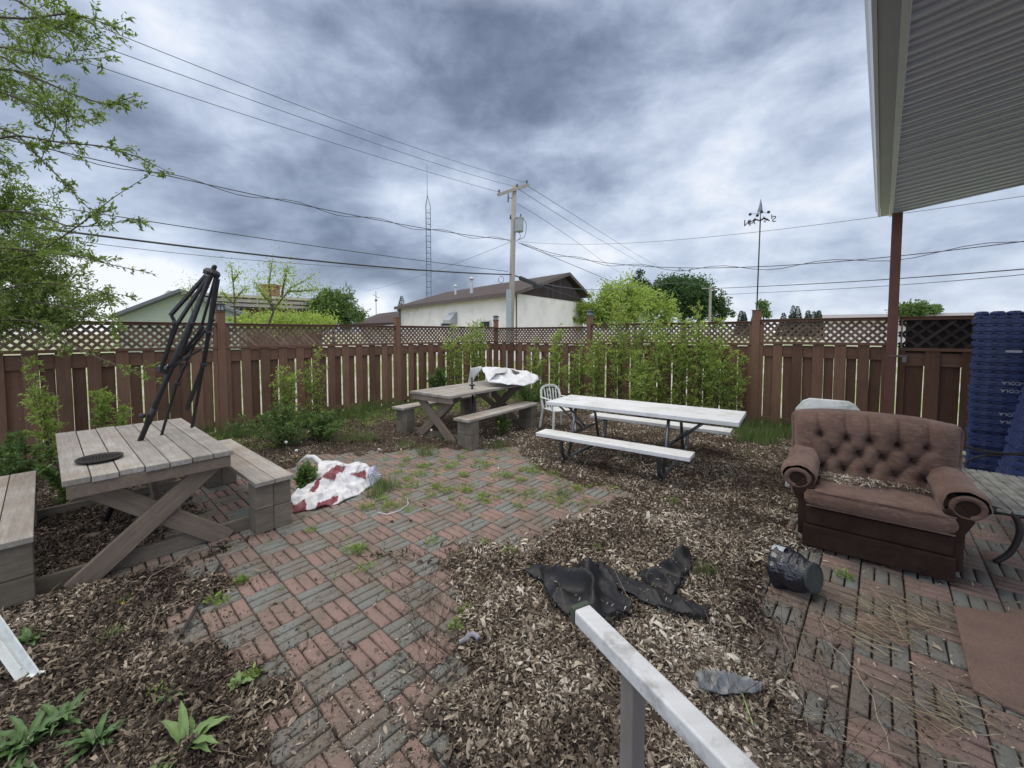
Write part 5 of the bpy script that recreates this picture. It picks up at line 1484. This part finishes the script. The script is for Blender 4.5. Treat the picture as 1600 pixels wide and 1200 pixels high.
def tree(name, label, base, crowns, nleaf, lsize, mat, trunk_h, tr=.15, cat='tree', clump=.15, group=None):
    t = thing(name, label, cat, base, 0, group); base = Vector(base)
    b = MB(); ctop = Vector((crowns[0][0], crowns[0][1], crowns[0][2]))
    b.tube([(0, 0, 0), (ctop.x*.3, ctop.y*.3, trunk_h*.5), (ctop.x*.7, ctop.y*.7, trunk_h), tuple(ctop)], [tr, tr*.8, tr*.6, tr*.2], 8)
    Pl = []; Dl = []; Ll = []
    tot = sum(c[3]*c[4]*c[5] for c in crowns)
    for (cx_, cy_, cz, rx, ry, rz_) in crowns:
        n = int(nleaf*rx*ry*rz_/tot); ncl = max(6, n//60)
        d = nrm(rng.normal(size=(ncl, 3))); rr = rng.uniform(.25, 1, ncl)**.45*(1+.16*rng.normal(size=ncl))
        cc_ = d*rr[:, None]*np.array([rx, ry, rz_]) + np.array([cx_, cy_, cz])
        for q_ in cc_[rng.integers(0, ncl, max(3, ncl//9))]:
            st = Vector((cx_*.7, cy_*.7, trunk_h)); m_ = st.lerp(Vector(q_), .5)+Vector((0, 0, rz_*.08))
            b.tube([st, m_, q_], [tr*.35, tr*.2, tr*.06], 5)
        k = rng.integers(0, ncl, n); sp = clump*max(rx, rz_)
        p = cc_[k] + rng.normal(size=(n, 3))*sp*rng.uniform(.5, 1.2, ncl)[k][:, None]
        Pl.append(p); Dl.append(nrm(rng.normal(size=(n, 3))+np.array([0, 0, -.3])+d[k]*.6)); Ll.append(lsize*rng.uniform(.6, 1.4, n))
    b.build('trunk', bark, t, smooth=True)
    Pl = np.concatenate(Pl); Dl = np.concatenate(Dl); Ll = np.concatenate(Ll)
    spray('crown', Pl, Dl, Ll, Ll*.55, mat, t)
    return t
def at_tree(px, Y): return (D(px, 500, Y).x, Y, 0)
def zat(py, Y): return D(800, py, Y).z
def ttree(name, label, px, Y, blobs_, n, ls, mat, **kw):
    base = at_tree(px, Y); s = Y/F
    cr = [((bx-px)*s, dy, zat(by, Y), rx*s, rx*s*.8 if len(r_) == 0 else r_[0]*s, rz_*s) for (bx, by, rx, rz_, dy, *r_) in blobs_]
    return tree(name, label, base, cr, n, ls, mat, zat(by_ := max(b[1]+b[3]*.5 for b in blobs_), Y)*.8 if False else max(.6, zat(blobs_[0][1]+blobs_[0][3]*.8, Y)), **kw)
ttree('leafy_tree', 'rounded light green tree right of the cream building', 985, 30, [(975, 475, 46, 29, 0), (930, 492, 30, 20, .5), (1030, 488, 26, 26, .3), (1000, 458, 24, 18, .5), (955, 462, 18, 14, 0), (908, 500, 14, 12, 0)], 19000, .19, LM['spring'], tr=.2)
ttree('leafy_tree', 'dark green broad tree behind the distant pole', 1068, 42, [(1068, 466, 42, 32, 0), (1040, 455, 26, 20, 0), (1110, 485, 26, 26, 0), (1090, 458, 22, 22, 1), (1052, 446, 14, 12, 0), (1122, 478, 14, 14, 0)], 19000, .25, LM['dark'], tr=.3)
ttree('conifer', 'dark spruce top rising behind the light green tree', 992, 55, [(992, 452, 9, 22, 0), (1012, 450, 8, 14, 0)], 2600, .35, LM['blue'], tr=.2, cat='tree')
ttree('small_tree', 'thin pale young tree beside the weather vane pole', 1193, 40, [(1193, 480, 7, 16, 0), (1196, 492, 6, 10, 0)], 1500, .2, LM['mid'], tr=.1)
ttree('bush', 'green bush on the horizon right of the porch post', 1432, 60, [(1430, 484, 26, 9, 0), (1405, 486, 14, 7, 0), (1455, 483, 12, 9, 0)], 5000, .35, LM['mid'], tr=.2, cat='bush')
ttree('bush', 'rounded green bush left of the low brown roof', 520, 32, [(522, 478, 30, 23, 0), (545, 495, 24, 15, 0), (498, 498, 24, 14, 0)], 15000, .17, LM['mid'], tr=.15, cat='bush')
ttree('bush', 'low light green bushes behind the left fence', 430, 20, [(440, 504, 55, 8, 0), (375, 497, 20, 10, 0), (490, 503, 40, 8, 0), (410, 500, 18, 9, 0)], 7000, .11, LM['spring'], tr=.06, cat='bush')
# sparse small tree with visible limbs
def sparse_tree(label, base, limbs, leafn, ls, mat, Y, cat='tree', name='small_tree', jit=.10, r0=.05):
    t = thing(name, label, cat, base); o = Vector(base); b = MB(); P_, D_ = [], []
    for lb_ in limbs:
        W3 = [D(px_, py_, Y+dy) - o for (px_, py_, dy) in lb_]
        n = 10; pts = []
        for k in range(len(W3)-1): pts += [W3[k].lerp(W3[k+1], i/n) for i in range(n)]
        pts.append(W3[-1]); rr = [max(.004, r0*(1-.9*i/len(pts))) for i in range(len(pts))]
        b.tube(pts, rr, 5)
        m_ = int(leafn/len(limbs)); i0 = rng.integers(len(pts)//4, len(pts), m_)
        pa = np.array([tuple(pts[i]) for i in i0]); off_ = nrm(rng.normal(size=(m_, 3)))*rng.exponential(jit, m_)[:, None]*Y/8
        P_.append(pa+off_); D_.append(nrm(off_)*.7+rng.normal(size=(m_, 3))*.5)
    b.build('trunk', bark, t, smooth=True)
    P_ = np.concatenate(P_); D_ = nrm(np.concatenate(D_)); L_2 = ls*rng.uniform(.6, 1.3, len(P_))
    spray('crown', P_, D_, L_2, L_2*.5, mat, t); return t
sparse_tree('small sparse light green tree with bare limbs behind the left fence', tuple(Vector((D(415, 500, 15).x, 15, 0))),
            [[(415, 520, 0), (430, 480, 0), (455, 450, 0), (490, 430, 0)], [(425, 485, 0), (420, 445, .3), (425, 410, .3)], [(440, 465, 0), (445, 435, 0), (450, 415, 0)], [(430, 480, 0), (410, 460, 0), (398, 440, 0)], [(450, 455, .2), (470, 455, 0), (498, 452, 0)]], 1900, .085, LM['spring'], 15, jit=.13)
sparse_tree('slender sparse sapling showing right of the parasol frame top', tuple(Vector((D(366, 500, 14).x, 14, 0))),
            [[(368, 520, 0), (366, 460, 0), (362, 420, 0), (360, 412, 0)], [(366, 470, 0), (378, 455, 0), (385, 448, 0)], [(366, 475, 0), (352, 462, 0), (345, 455, 0)], [(364, 440, 0), (374, 425, 0)]], 800, .07, LM['spring'], 14, jit=.12, r0=.035)
sparse_tree('faint sparse treetop left of the parasol frame top', tuple(Vector((D(300, 500, 16).x, 16, 0))),
            [[(300, 520, 0), (300, 470, 0), (296, 435, 0)], [(300, 465, 0), (285, 448, 0)], [(300, 450, 0), (312, 440, 0)]], 240, .07, LM['spring'], 16, jit=.14, r0=.03)
# distant conifer line
for k in range(16):
    px_ = random.choice([random.uniform(1150, 1185), random.uniform(1205, 1300), random.uniform(1210, 1290)]) if k > 3 else (628, 1163, 1239, 1246)[k]
    Yc = random.uniform(120, 150); hh = random.uniform(12, 18) if k else 18
    base = at_tree(px_, Yc); top = zat(500-(8+random.random()*8 + (10 if k in (2, 3) else 0)) if k else 462, Yc if k else Yc)
    t = thing('conifer', '', 'tree', base, 0, 'distant dark conifers on the horizon')
    t['label'] = 'distant dark conifer on the horizon beyond the fences'
    b = MB(); b.tube([(0, 0, 0), (0, 0, top)], [.3, .05], 5); b.build('trunk', bark, t)
    n = 420; zz_ = rng.uniform(.12, 1, n); rad = (1-zz_)*top*.22+.15; a_ = rng.uniform(0, 6.28, n)
    Pq = np.stack([np.cos(a_)*rad*.6, np.sin(a_)*rad*.6, zz_*top], 1); Dq = nrm(np.stack([np.cos(a_), np.sin(a_), -.35+0*a_], 1))
    spray('crown', Pq, Dq, rad*.7+.4, (rad*.7+.4)*.4, LM['blue'], t)

# feathery saplings
def sapling(label, px, Y, height, spread, stems, nl, ls, mat, seed, cat='shrub', name='sapling', lean=0.0, group=None, low=.12):
    rd = np.random.default_rng(seed); base = np.array([D(px, 600, Y).x, Y, 0.0])
    t = thing(name, label, cat, tuple(base), 0, group); b = MB(); P_, D_ = [], []
    for s_ in range(stems):
        a = rd.uniform(0, 6.28); r = rd.uniform(.1, 1)*spread; h_ = height*rd.uniform(.78, 1.2)*(1-.35*(r/spread)**1.5)
        tip = np.array([math.cos(a)*r+lean*h_, math.sin(a)*r*.7, h_]); mid_ = tip*np.array([.45, .45, .55]); root = rd.normal(0, .03, 3)*np.array([1, 1, 0])
        tt_ = np.linspace(0, 1, 9)[:, None]; cur = root*(1-tt_)**2+2*mid_*tt_*(1-tt_)+tip*tt_**2
        b.tube([tuple(p) for p in cur], [.007*(1-.8*q_) for q_ in np.linspace(0, 1, 9)], 4)
        nb_ = 26
        for k in range(nb_):
            u = low+(1-low)*rd.uniform(0, 1)**.75; i = min(int(u*8), 7); p0_ = cur[i]+(cur[i+1]-cur[i])*(u*8-i)
            dd_ = rd.normal(0, 1, 3); dd_[2] = abs(dd_[2])*.6+.25; dd_ /= np.linalg.norm(dd_)
            bl_ = height*rd.uniform(.05, .16)*(1.15-u*.45)
            m_ = max(3, int(nl/(stems*nb_))); q_ = rd.uniform(.1, 1, m_)
            pp_ = p0_+dd_*(q_*bl_)[:, None]+rd.normal(0, .008, (m_, 3)); pp_[:, 2] -= .15*bl_*q_**2
            P_.append(pp_); D_.append(dd_*.7+rd.normal(0, .55, (m_, 3)))
            if k % 2 == 0: b.tube([tuple(p0_), tuple(p0_+dd_*bl_*.95)], [.0025, .0012], 3)
    b.build('stem', bark, t, smooth=True)
    P_ = np.concatenate(P_); P_[:, 2] = np.maximum(P_[:, 2], .01); D_ = nrm(np.concatenate(D_)); L2 = ls*rd.uniform(.6, 1.35, len(P_))
    spray('foliage', P_, D_, L2, L2*.42, mat, t); return t
def fY(px):   # depth of right fence for picture column
    t_ = (px-800)/F; k = (t_*CORNER.y-CORNER.x)/(V_.x-t_*V_.y); return CORNER.y+k*V_.y
gS = 'light green saplings along the fence'
SAPL = [ (836, .8, 1.35, .36, 9, 2300), (868, .8, 1.75, .30, 9, 2600), (900, .7, 1.45, .32, 9, 2600), (932, .7, 1.85, .28, 10, 3200), (966, .6, 2.5, .26, 10, 3600), (1000, .6, 2.15, .26, 10, 3600),
       (1032, .6, 2.05, .30, 10, 3600), (1064, .5, 2.0, .26, 10, 3400), (1094, .5, 2.3, .24, 10, 3400), (1120, .5, 1.85, .28, 9, 3000), (1146, .5, 1.35, .28, 8, 2200), (1000, 1.1, 1.15, .55, 12, 3000) ]
names = ['just right of the fence corner', 'second to the right of the fence corner', 'below the solar light post', 'just right of the solar light post', 'tall, left of the two tallest', 'tallest, behind the middle of the white table', 'behind the middle of the white table, shorter', 'fourth from the right end of the thicket', 'third from the right end of the thicket', 'second from the right end of the thicket', 'shortest at the right end of the thicket', 'low and broad in front of the tallest']
for k, (px_, dy, hh, sp, st, nl) in enumerate(SAPL):
    sapling('light green feathery sapling, '+names[k], px_, fY(px_)-dy, hh, sp, st, nl, .047, LM['spring'], 100+k, group=gS)
def fYl(px):
    t_ = (px-800)/F; k = (t_*CORNER.y-CORNER.x)/(U.x-t_*U.y); return CORNER.y+k*U.y
sapling('light green sapling in the fence corner, left of two', 712, fYl(712)-.9, 1.75, .34, 10, 3000, .045, LM['spring'], 121)
sapling('tall light green sapling in the fence corner behind the canvas', 748, 10.3, 2.1, .36, 12, 4200, .045, LM['spring'], 122)
sapling('dark green low shrub behind the far picnic table', 690, 9.3, .9, .5, 12, 3800, .05, LM['mid'], 123, cat='shrub', name='shrub')
sapling('feathery green shrub left of center against the fence, taller', 497, fYl(497)-.6, 1.45, .25, 9, 1700, .042, LM['spring'], 124, name='shrub')
sapling('feathery green shrub beside the folded canopy, shorter', 452, 6.9, 1.15, .3, 10, 1900, .042, LM['spring'], 125, name='shrub')
sapling('broad dark green weed mound between left bench and fence', 440, 5.9, .62, .75, 26, 5200, .040, LM['mid'], 126, name='shrub')
sapling('dark green weed mound behind the crumpled canopy', 500, 6.3, .42, .6, 18, 4200, .042, LM['mid'], 127, name='shrub')
sapling('tall thin green sapling beyond the left edge of the left table', 78, 4.7, 1.30, .20, 6, 1500, .045, LM['spring'], 128, lean=-.12)
sapling('small bright green bush against the fence above the left table', 163, 5.35, .85, .26, 8, 1100, .05, LM['spring'], 129, low=.6)
sapling('low green shrub at the left edge behind the bench', 20, 4.4, .55, .45, 12, 2600, .045, LM['mid'], 130, name='shrub')
sapling('low dark green shrub behind the left table', 110, 3.9, .5, .4, 10, 2200, .045, LM['mid'], 131, name='shrub')
sapling('leafy weed growing out of the crumpled canopy opening', 474, 4.25, .27, .13, 10, 700, .06, LM['mid'], 132, name='weed', cat='weed')
sapling('green weed under the far table bench', 784, 6.6, .35, .2, 8, 700, .05, LM['mid'], 133, name='weed', cat='weed')
sapling('low green shrub behind the white plastic chair', 830, 8.2, .8, .45, 12, 2600, .045, LM['mid'], 134, name='shrub')

# near tree at upper left
def near_tree():
    base = Vector((-7.6, 4.6, 0)); t = thing('willow_tree', 'leafy tree at the left edge with thin branches hanging over the fence', 'tree', tuple(base))
    b = MB(); b.tube([(0, 0, 0), (.05, 0, 1.2), (.2, -.1, 2.4), (.5, -.2, 3.6), (.8, -.3, 4.8)], [.14, .12, .10, .07, .03], 10)
    P_, D_ = [], []
    BR = [  # px, py, depth
     [(-160, 260, 4.2), (20, 210, 4.0), (90, 222, 3.9), (160, 228, 3.8), (215, 245, 3.8), (263, 268, 3.8)],
     [(-120, 160, 4.1), (25, 208, 4.0), (70, 255, 3.9), (115, 300, 3.9), (165, 355, 3.9)],
     [(-120, 420, 4.4), (0, 408, 4.3), (60, 395, 4.2), (120, 355, 4.1), (175, 310, 4.0), (235, 272, 4.0)],
     [(-100, 380, 4.3), (40, 390, 4.2), (120, 400, 4.1), (180, 415, 4.0), (240, 428, 4.0)],
     [(-80, 470, 4.4), (60, 440, 4.3), (130, 450, 4.2), (215, 465, 4.1)],
     [(-80, 500, 4.4), (60, 500, 4.3), (110, 540, 4.0), (180, 570, 3.9), (248, 594, 3.8)],
     [(-80, 20, 4.0), (40, 30, 3.9), (110, 20, 3.8), (160, 35, 3.7), (200, 50, 3.7)],
     [(-80, 60, 4.0), (40, 80, 3.9), (100, 95, 3.8), (165, 90, 3.7)],
     [(-80, 100, 4.0), (30, 110, 3.9), (120, 150, 3.8), (170, 165, 3.7), (215, 148, 3.7)],
     [(-80, 120, 4.0), (20, 150, 3.9), (80, 175, 3.8), (150, 190, 3.8)],
     [(-80, -20, 4.0), (30, 0, 3.9), (80, 40, 3.8), (150, 60, 3.8)],
     [(-60, 330, 4.3), (40, 330, 4.2), (110, 355, 4.1), (160, 352, 4.0), (225, 340, 4.0)],
     [(-60, 460, 4.5), (40, 470, 4.4), (110, 480, 4.3), (180, 500, 4.2), (175, 520, 4.2)],
     [(-100, 60, 4.2), (10, 90, 4.1), (60, 130, 4.0), (90, 190, 4.0), (60, 260, 4.0)]]
    for bi, br in enumerate(BR):
        W3 = [D(*p)-base for p in br]; n = 9; pts = []
        for k in range(len(W3)-1): pts += [W3[k].lerp(W3[k+1], i/n) for i in range(n)]
        pts.append(W3[-1])
        for _ in range(3): pts = [pts[0]]+[(pts[i-1]+pts[i]*2+pts[i+1])/4 for i in range(1, len(pts)-1)]+[pts[-1]]
        b.tube(pts, [.012*(1-.85*i/len(pts)) for i in range(len(pts))], 5)
        st = Vector((.3, -.1, 2.6 if bi != 5 else 2.0)); b.tube([st, (st+pts[0])/2+Vector((0, 0, .1)), pts[0]], [.03, .02, .012], 6)
        A = np.array([tuple(p) for p in pts]); T = nrm(np.gradient(A, axis=0))
        m_ = 110
        i0 = rng.integers(3, len(A), m_); P_.append(A[i0]+rng.normal(0, .012, (m_, 3))); D_.append(T[i0]*.8+rng.normal(0, .45, (m_, 3)))
        for s_ in range(int(13)):
            i1 = int(rng.integers(4, len(A)-1)); dd = T[i1]*.6+rng.normal(0, .6, 3); dd /= np.linalg.norm(dd); dd[2] *= .8; l_ = rng.uniform(.12, .42)*(1.1-.6*i1/len(A))
            tt_ = np.linspace(0, 1, 6)[:, None]; cur = A[i1]+dd*tt_*l_ + np.array([0, 0, -.10*l_])*tt_**2
            b.tube([tuple(p) for p in cur], [.003, .003, .0025, .002, .0015, .001], 3)
            q_ = rng.uniform(.15, 1, 22)[:, None]; P_.append(A[i1]+dd*q_*l_+rng.normal(0, .008, (22, 3))); D_.append(dd*.7+rng.normal(0, .5, (22, 3)))
    # dense masses close to the left edge
    for (px_, py_, Y_, rx, rz_, n_) in ((60, 400, 4.7, .35, .3, 2200), (30, 500, 4.6, .4, .2, 2200), (120, 470, 4.6, .3, .12, 900), (10, 420, 4.8, .50, .45, 7500), (20, 330, 4.9, .32, .30, 4000), (40, 480, 4.7, .42, .22, 2600), (90, 490, 4.7, .35, .14, 1500), (30, 50, 4.2, .40, .28, 1300), (20, 130, 4.2, .28, .22, 900), (-20, 250, 4.6, .3, .4, 1200), (70, 440, 4.6, .3, .18, 1500), (110, 30, 4.0, .3, .13, 500), (100, 160, 3.9, .3, .12, 450)):
        c = np.array(D(px_, py_, Y_)-base); ncl = max(6, n_//60); cc_ = c+rng.normal(0, .5, (ncl, 3))*np.array([rx, .35, rz_]); k = rng.integers(0, ncl, n_)
        dirn = nrm(rng.normal(0, 1, (ncl, 3))+np.array([.6, -.2, .2])); s_ = rng.uniform(-1, 1, n_)[:, None]*.14
        P_.append(cc_[k]+dirn[k]*s_+rng.normal(0, .03, (n_, 3))); D_.append(dirn[k]*.7+rng.normal(0, .5, (n_, 3)))
        for q_ in range(0, ncl, 1): b.tube([tuple(cc_[q_]-dirn[q_]*.18), tuple(cc_[q_]+dirn[q_]*.18)], [.004, .0015], 3)
    b.build('trunk', bark, t, smooth=True)
    P_ = np.concatenate(P_); D_ = nrm(np.concatenate(D_)); L2 = .047*rng.uniform(.6, 1.3, len(P_))
    spray('crown', P_, D_, L2, L2*.36, leafmat('willow_leaves', [(.075, .12, .03), (.14, .20, .05), (.22, .29, .08), (.31, .38, .13)], .4), t)
near_tree()

# grass and small weeds
def blades(name, C2, hgt, wid, mat, z0=0.0, lean=.4):
    n = len(C2); th = rng.uniform(0, 6.28, n); P0 = np.stack([C2[:, 0], C2[:, 1], np.full(n, z0) if np.isscalar(z0) else z0], 1)
    d = np.stack([np.cos(th), np.sin(th), 0*th], 1); s = np.stack([-np.sin(th), np.cos(th), 0*th], 1); h = hgt[:, None]; w_ = wid[:, None]; l = (rng.uniform(.1, 1, n)*lean)[:, None]*h
    up1 = np.array([0, 0, 1.])
    r = [P0-s*w_/2, P0+s*w_/2, P0+up1*h*.5+d*l*.35+s*w_*.4, P0+up1*h*.5+d*l*.35-s*w_*.4, P0+up1*h*.92+d*l+s*w_*.08, P0+up1*h*.92+d*l-s*w_*.08]
    V = np.stack(r, 1).reshape(-1, 3); i = np.arange(n)[:, None]*6
    Fq = np.concatenate([i+np.array([[0, 1, 2, 3]]), i+np.array([[3, 2, 4, 5]])], 0)
    return V, Fq
Cg = []; Hg = []
def tuft_at(px_, py_, r, n, h):
    x0, y0 = G(px_, py_); Cg.append(np.stack([x0+rng.normal(0, r, n), y0+rng.normal(0, r, n)], 1)); Hg.append(h*rng.uniform(.5, 1.2, n))
for k in range(95):      # strip along left fence
    q_ = random.uniform(.3, 7.6); o_ = random.uniform(.1, .9); p = CORNER - U*q_ + V_*o_
    Cg.append(np.stack([p.x+rng.normal(0, .16, 110), p.y+rng.normal(0, .16, 110)], 1)); Hg.append(random.uniform(.12, .34)*rng.uniform(.4, 1.2, 110))
for k in range(100):
    q_ = random.uniform(.3, 8.2); o_ = random.uniform(.1, .75); p = CORNER + V_*q_ - U*o_
    Cg.append(np.stack([p.x+rng.normal(0, .15, 110), p.y+rng.normal(0, .15, 110)], 1)); Hg.append(random.uniform(.12, .30)*rng.uniform(.4, 1.2, 110))
for k in range(34): tuft_at(random.uniform(1150, 1250), random.gauss(682, 10), .08, random.randint(40, 110), random.uniform(.08, .26))
for (px_, py_, r, n, h) in ((665, 712, .07, 160, .17), (600, 765, .07, 180, .17), (585, 775, .06, 120, .12), (1100, 905, .035, 90, .13), (780, 700, .09, 140, .13), (575, 690, .1, 160, .2), (635, 700, .08, 90, .12),
                            (540, 690, .12, 160, .2), (175, 1000, .03, 70, .07), (200, 945, .02, 40, .06), (1055, 790, .02, 40, .1), (700, 690, .1, 90, .14), (880, 775, .05, 60, .1), (40, 1010, .05, 120, .08)): tuft_at(px_, py_, r, n, h)
Cg = np.concatenate(Cg); Hg = np.concatenate(Hg)
Vb, Fb = blades('g', Cg, Hg, rng.uniform(.003, .006, len(Cg)), None, 0.0, .6)
tag(npmesh('grass', Vb, Fb, LM['grass']), kind='stuff')
# low weeds in the paver joints
Pw, Dw, Lw = [], [], []
def lowweed(px_, py_, r, n, ls, hh=.03):
    x0, y0 = G(px_, py_); a = rng.uniform(0, 6.28, n); rr = r*rng.uniform(0, 1, n)**.7
    Pw.append(np.stack([x0+np.cos(a)*rr, y0+np.sin(a)*rr, rng.uniform(.0, hh, n)], 1)); Dw.append(np.stack([np.cos(a)+rng.normal(0, .5, n), np.sin(a)+rng.normal(0, .5, n), rng.uniform(.1, 1.1, n)], 1)); Lw.append(ls*rng.uniform(.5, 1.3, n))
for (px_, py_) in ((700, 735), (725, 742), (690, 760), (650, 745), (745, 735), (760, 728), (770, 745), (640, 715), (615, 745), (600, 785), (570, 795), (735, 765), (745, 780), (700, 770), (730, 800), (670, 845), (615, 785), (630, 755),
                   (820, 735), (830, 765), (850, 775), (790, 742), (810, 755), (840, 740), (870, 745), (545, 862), (560, 868), (575, 895), (480, 830), (750, 720), (715, 720), (690, 700), (660, 730), (905, 765), (790, 860), (710, 980), (1090, 880), (765, 850), (1040, 780),
                   (1315, 905), (1150, 870), (345, 945), (335, 940), (370, 908), (250, 1090), (380, 1070), (395, 1060), (725, 965), (930, 860)):
    near = py_ > 830
    lowweed(px_+random.gauss(0, 5), py_+random.gauss(0, 3), random.uniform(.04, .10)*(0.6 if near else 1), random.randint(40, 120), .028, .035)
for k in range(130): lowweed(random.uniform(600, 960), random.uniform(705, 800), random.uniform(.02, .07), random.randint(10, 45), .024, .03)
for k in range(40): lowweed(random.uniform(340, 900), random.uniform(780, 960), random.uniform(.01, .03), random.randint(5, 16), .018, .015)
for k in range(160):
    q_ = random.uniform(.5, 7.5); p = CORNER - U*q_ + V_*random.uniform(.6, 1.9); px_, py_ = PX(p.x, p.y, 0); lowweed(px_, py_, .15, 50, .035, .10)
Pw = np.concatenate(Pw); Dw = np.concatenate(Dw); Lw = np.concatenate(Lw)
o = spray('low_weeds', Pw, Dw, Lw, Lw*.42, LM['weed']); tag(o, kind='stuff')

# broad-leaved plants
def rosette(label, px_, py_, n, L, Wd, seed, mat, rise=.6):
    rd = random.Random(seed); x0, y0 = G(px_, py_, .02); t = thing('broadleaf_weed', label, 'weed', (x0, y0, .01)); 
    for k in range(n):
        a = 2*math.pi*k/n+rd.uniform(-.35, .35); l = L*rd.uniform(.7, 1.15); el = rd.uniform(.15, rise+.35); w0 = Wd*rd.uniform(.8, 1.2)
        b = MB()
        def lf(u, v, a=a, l=l, el=el, w0=w0):
            s_ = v; r = l*s_*math.cos(el*(1-.3*s_)); z = l*(math.sin(el)*s_-.45*math.sin(el+.2)*s_**2.4)+.012
            w_ = w0*(math.sin(math.pi*min(1, s_**.75*.98+.02))**.8*.9+.07)*(1-s_**6)
            c = (u-.5)*w_; z += abs(u-.5)*w_*.55 + .004*math.sin(s_*22+a*3)*abs(u-.5)*2
            return (math.cos(a)*r-math.sin(a)*c, math.sin(a)*r+math.cos(a)*c, z)
        b.grid(lf, 5, 14); b.build('leaf', mat, t, smooth=True)
    return t
bl = simple('broad_green_leaf', (.16, .24, .075), (.10, .17, .05), 18, .5, bmp=.2, bscale=40)
bl2 = simple('dark_broad_leaf', (.085, .155, .045), (.05, .10, .03), 18, .5, bmp=.2, bscale=40)
rosette('large broad-leaved weed with long pale green leaves at the bottom edge', 290, 1172, 10, .20, .042, 1, bl)
rosette('dark leafy weed clump in the bottom left corner', 45, 1165, 18, .17, .028, 2, bl2, .9)
rosette('dark leafy weed second from the bottom left corner', 95, 1135, 16, .15, .025, 3, bl2, .9)
rosette('leafy weed between the corner clumps and the large pale weed', 150, 1165, 15, .14, .025, 4, bl2, .9)
rosette('small broad-leaved weed on the leaf litter beside the left pavers', 372, 1075, 7, .09, .03, 5, bl)
rosette('small weed by the lower left tufts', 265, 1095, 6, .07, .022, 6, bl2)
rosette('weed at the foot of the downspout', 45, 1005, 10, .12, .035, 7, bl2, .8)
rosette('dark leafy weed lowest at the bottom left edge', 10, 1195, 16, .16, .028, 8, bl2, .9)
# dandelions
dw = simple('dandelion_seed_head', (.62, .62, .58), (.5, .5, .46), 60, .9); dy_ = simple('dandelion_yellow', (.75, .50, .02), (.65, .38, .01), 40, .8); ds = simple('pale_stem', (.16, .20, .07), (.12, .15, .05))
for (px_, py_, zt_, Y_, kind, lb) in ((447, 691, 0, 4.9, 0, 'white dandelion seed head above the left bench end, left of two'), (463, 704, 0, 4.8, 0, 'white dandelion seed head above the canopy, right of two'), (592, 702, 0, 5.6, 0, 'white dandelion seed head on the open ground right of the canopy'),
                               (674, 672, 0, 6.1, 0, 'white dandelion seed head by the legs of the far table'), (779, 659, 0, 6.3, 1, 'yellow dandelion flower under the far bench'), (464, 713, 0, 4.8, 1, 'yellow dandelion flower beside the seed heads'), (193, 952, 0, 2.45, 1, 'yellow dandelion on the litter, left of two'), (205, 955, 0, 2.43, 1, 'yellow dandelion on the litter, right of two')):
    p = D(px_, py_, Y_); t = thing('dandelion', lb, 'flower', (p.x, p.y, 0), 0, 'dandelions')
    zq = max(p.z, .02); b = MB(); b.tube([(.01, .0, 0), (0, 0, zq)], .0025, 5); b.build('stem', ds, t)
    b = MB(); r = .018 if kind == 0 else .014
    b.lathe([(.001, -r), (r*.8, -r*.6), (r, 0), (r*.8, r*.6), (.001, r)] if kind == 0 else [(.002, -.006), (r, 0), (r*1.05, .005), (r*.5, .008), (.001, .007)], (0, 0, zq), 12); b.build('flower_head', dw if kind == 0 else dy_, t, smooth=True)

# small rubbish
l2 = [gz(1090, 1078, .05), gz(1130, 1085, .05), gz(1165, 1084, .05), gz(1190, 1082, .05)]; u2 = [gz(1085, 1052, .06), gz(1125, 1050, .07), gz(1160, 1060, .06), gz(1188, 1072, .05)]
pp_ = patch('p', l2, u2, None, 70, 34, .035, .018, 21, lambda p, u, v: (.20, .205, .21), 24)
plm = vcol('cloudy_plastic', .18, .8); o = cloth_obj('plastic_film', [pp_], plm, .001); tag(o, 'crumpled cloudy grey plastic film on the leaf litter right of the handrail', 'plastic')
b = MB(); p = Vector((*G(727, 1012), .045)); 
b.tube(arc([(0, 0, 0), (.03, .02, .02), (.06, .0, .025), (.075, -.02, .02)]), [.014]*19, 8); b.tube(arc([(-.03, -.02, 0), (0, -.01, .01), (.02, .0, .0)]), [.012]*13, 8)
o = b.build('torn_glove', simple('grey_purple_cloth', (.30, .28, .33), (.2, .19, .2), 20, .8, bmp=.3), smooth=True); o.location = p; tag(o, 'small torn grey glove scrap on the leaf litter', 'scrap')
b = MB(); pa, pb_ = Vector((*G(345, 885), .02)), Vector((*G(283, 1000), .03)); b.beam(pa, pb_, .018, .012); o = b.build('black_strip', M['iron'], bevel=.003, loc=tuple(pa)); tag(o, 'thin black plastic edging strip lying on the litter at left', 'strip')
b = MB(); p = Vector((*G(590, 803), .012)); 
pts_w = [Vector((*G(a, c), .015)) for a, c in ((590, 803), (605, 806), (625, 800), (638, 790), (636, 780))]
b.tube([q_-pts_w[0] for q_ in pts_w], .004, 6); o = b.build('loose_string', M['plastic_white'], smooth=True); o.location = pts_w[0]; tag(o, 'short pale cord lying on the pavers right of the canopy', 'cord')
b = MB(); pts_w = [Vector((*G(a, c), .05)) for a, c in ((1156, 1092), (1162, 1108), (1176, 1150))]
b.tube([q_-pts_w[0] for q_ in pts_w], .0035, 6); b.beam((0, 0, .0), (.075, -.01, .006), .013, .005); o = b.build('green_plant_tag', simple('lime_plastic', (.36, .45, .16), (.27, .36, .12), 5, .4), smooth=False); o.location = pts_w[0]; tag(o, 'lime green plastic plant tag on the litter right of the handrail', 'plant tag')
print('objects', len(bpy.data.objects), 'polys', sum(len(m.polygons) for m in bpy.data.meshes))
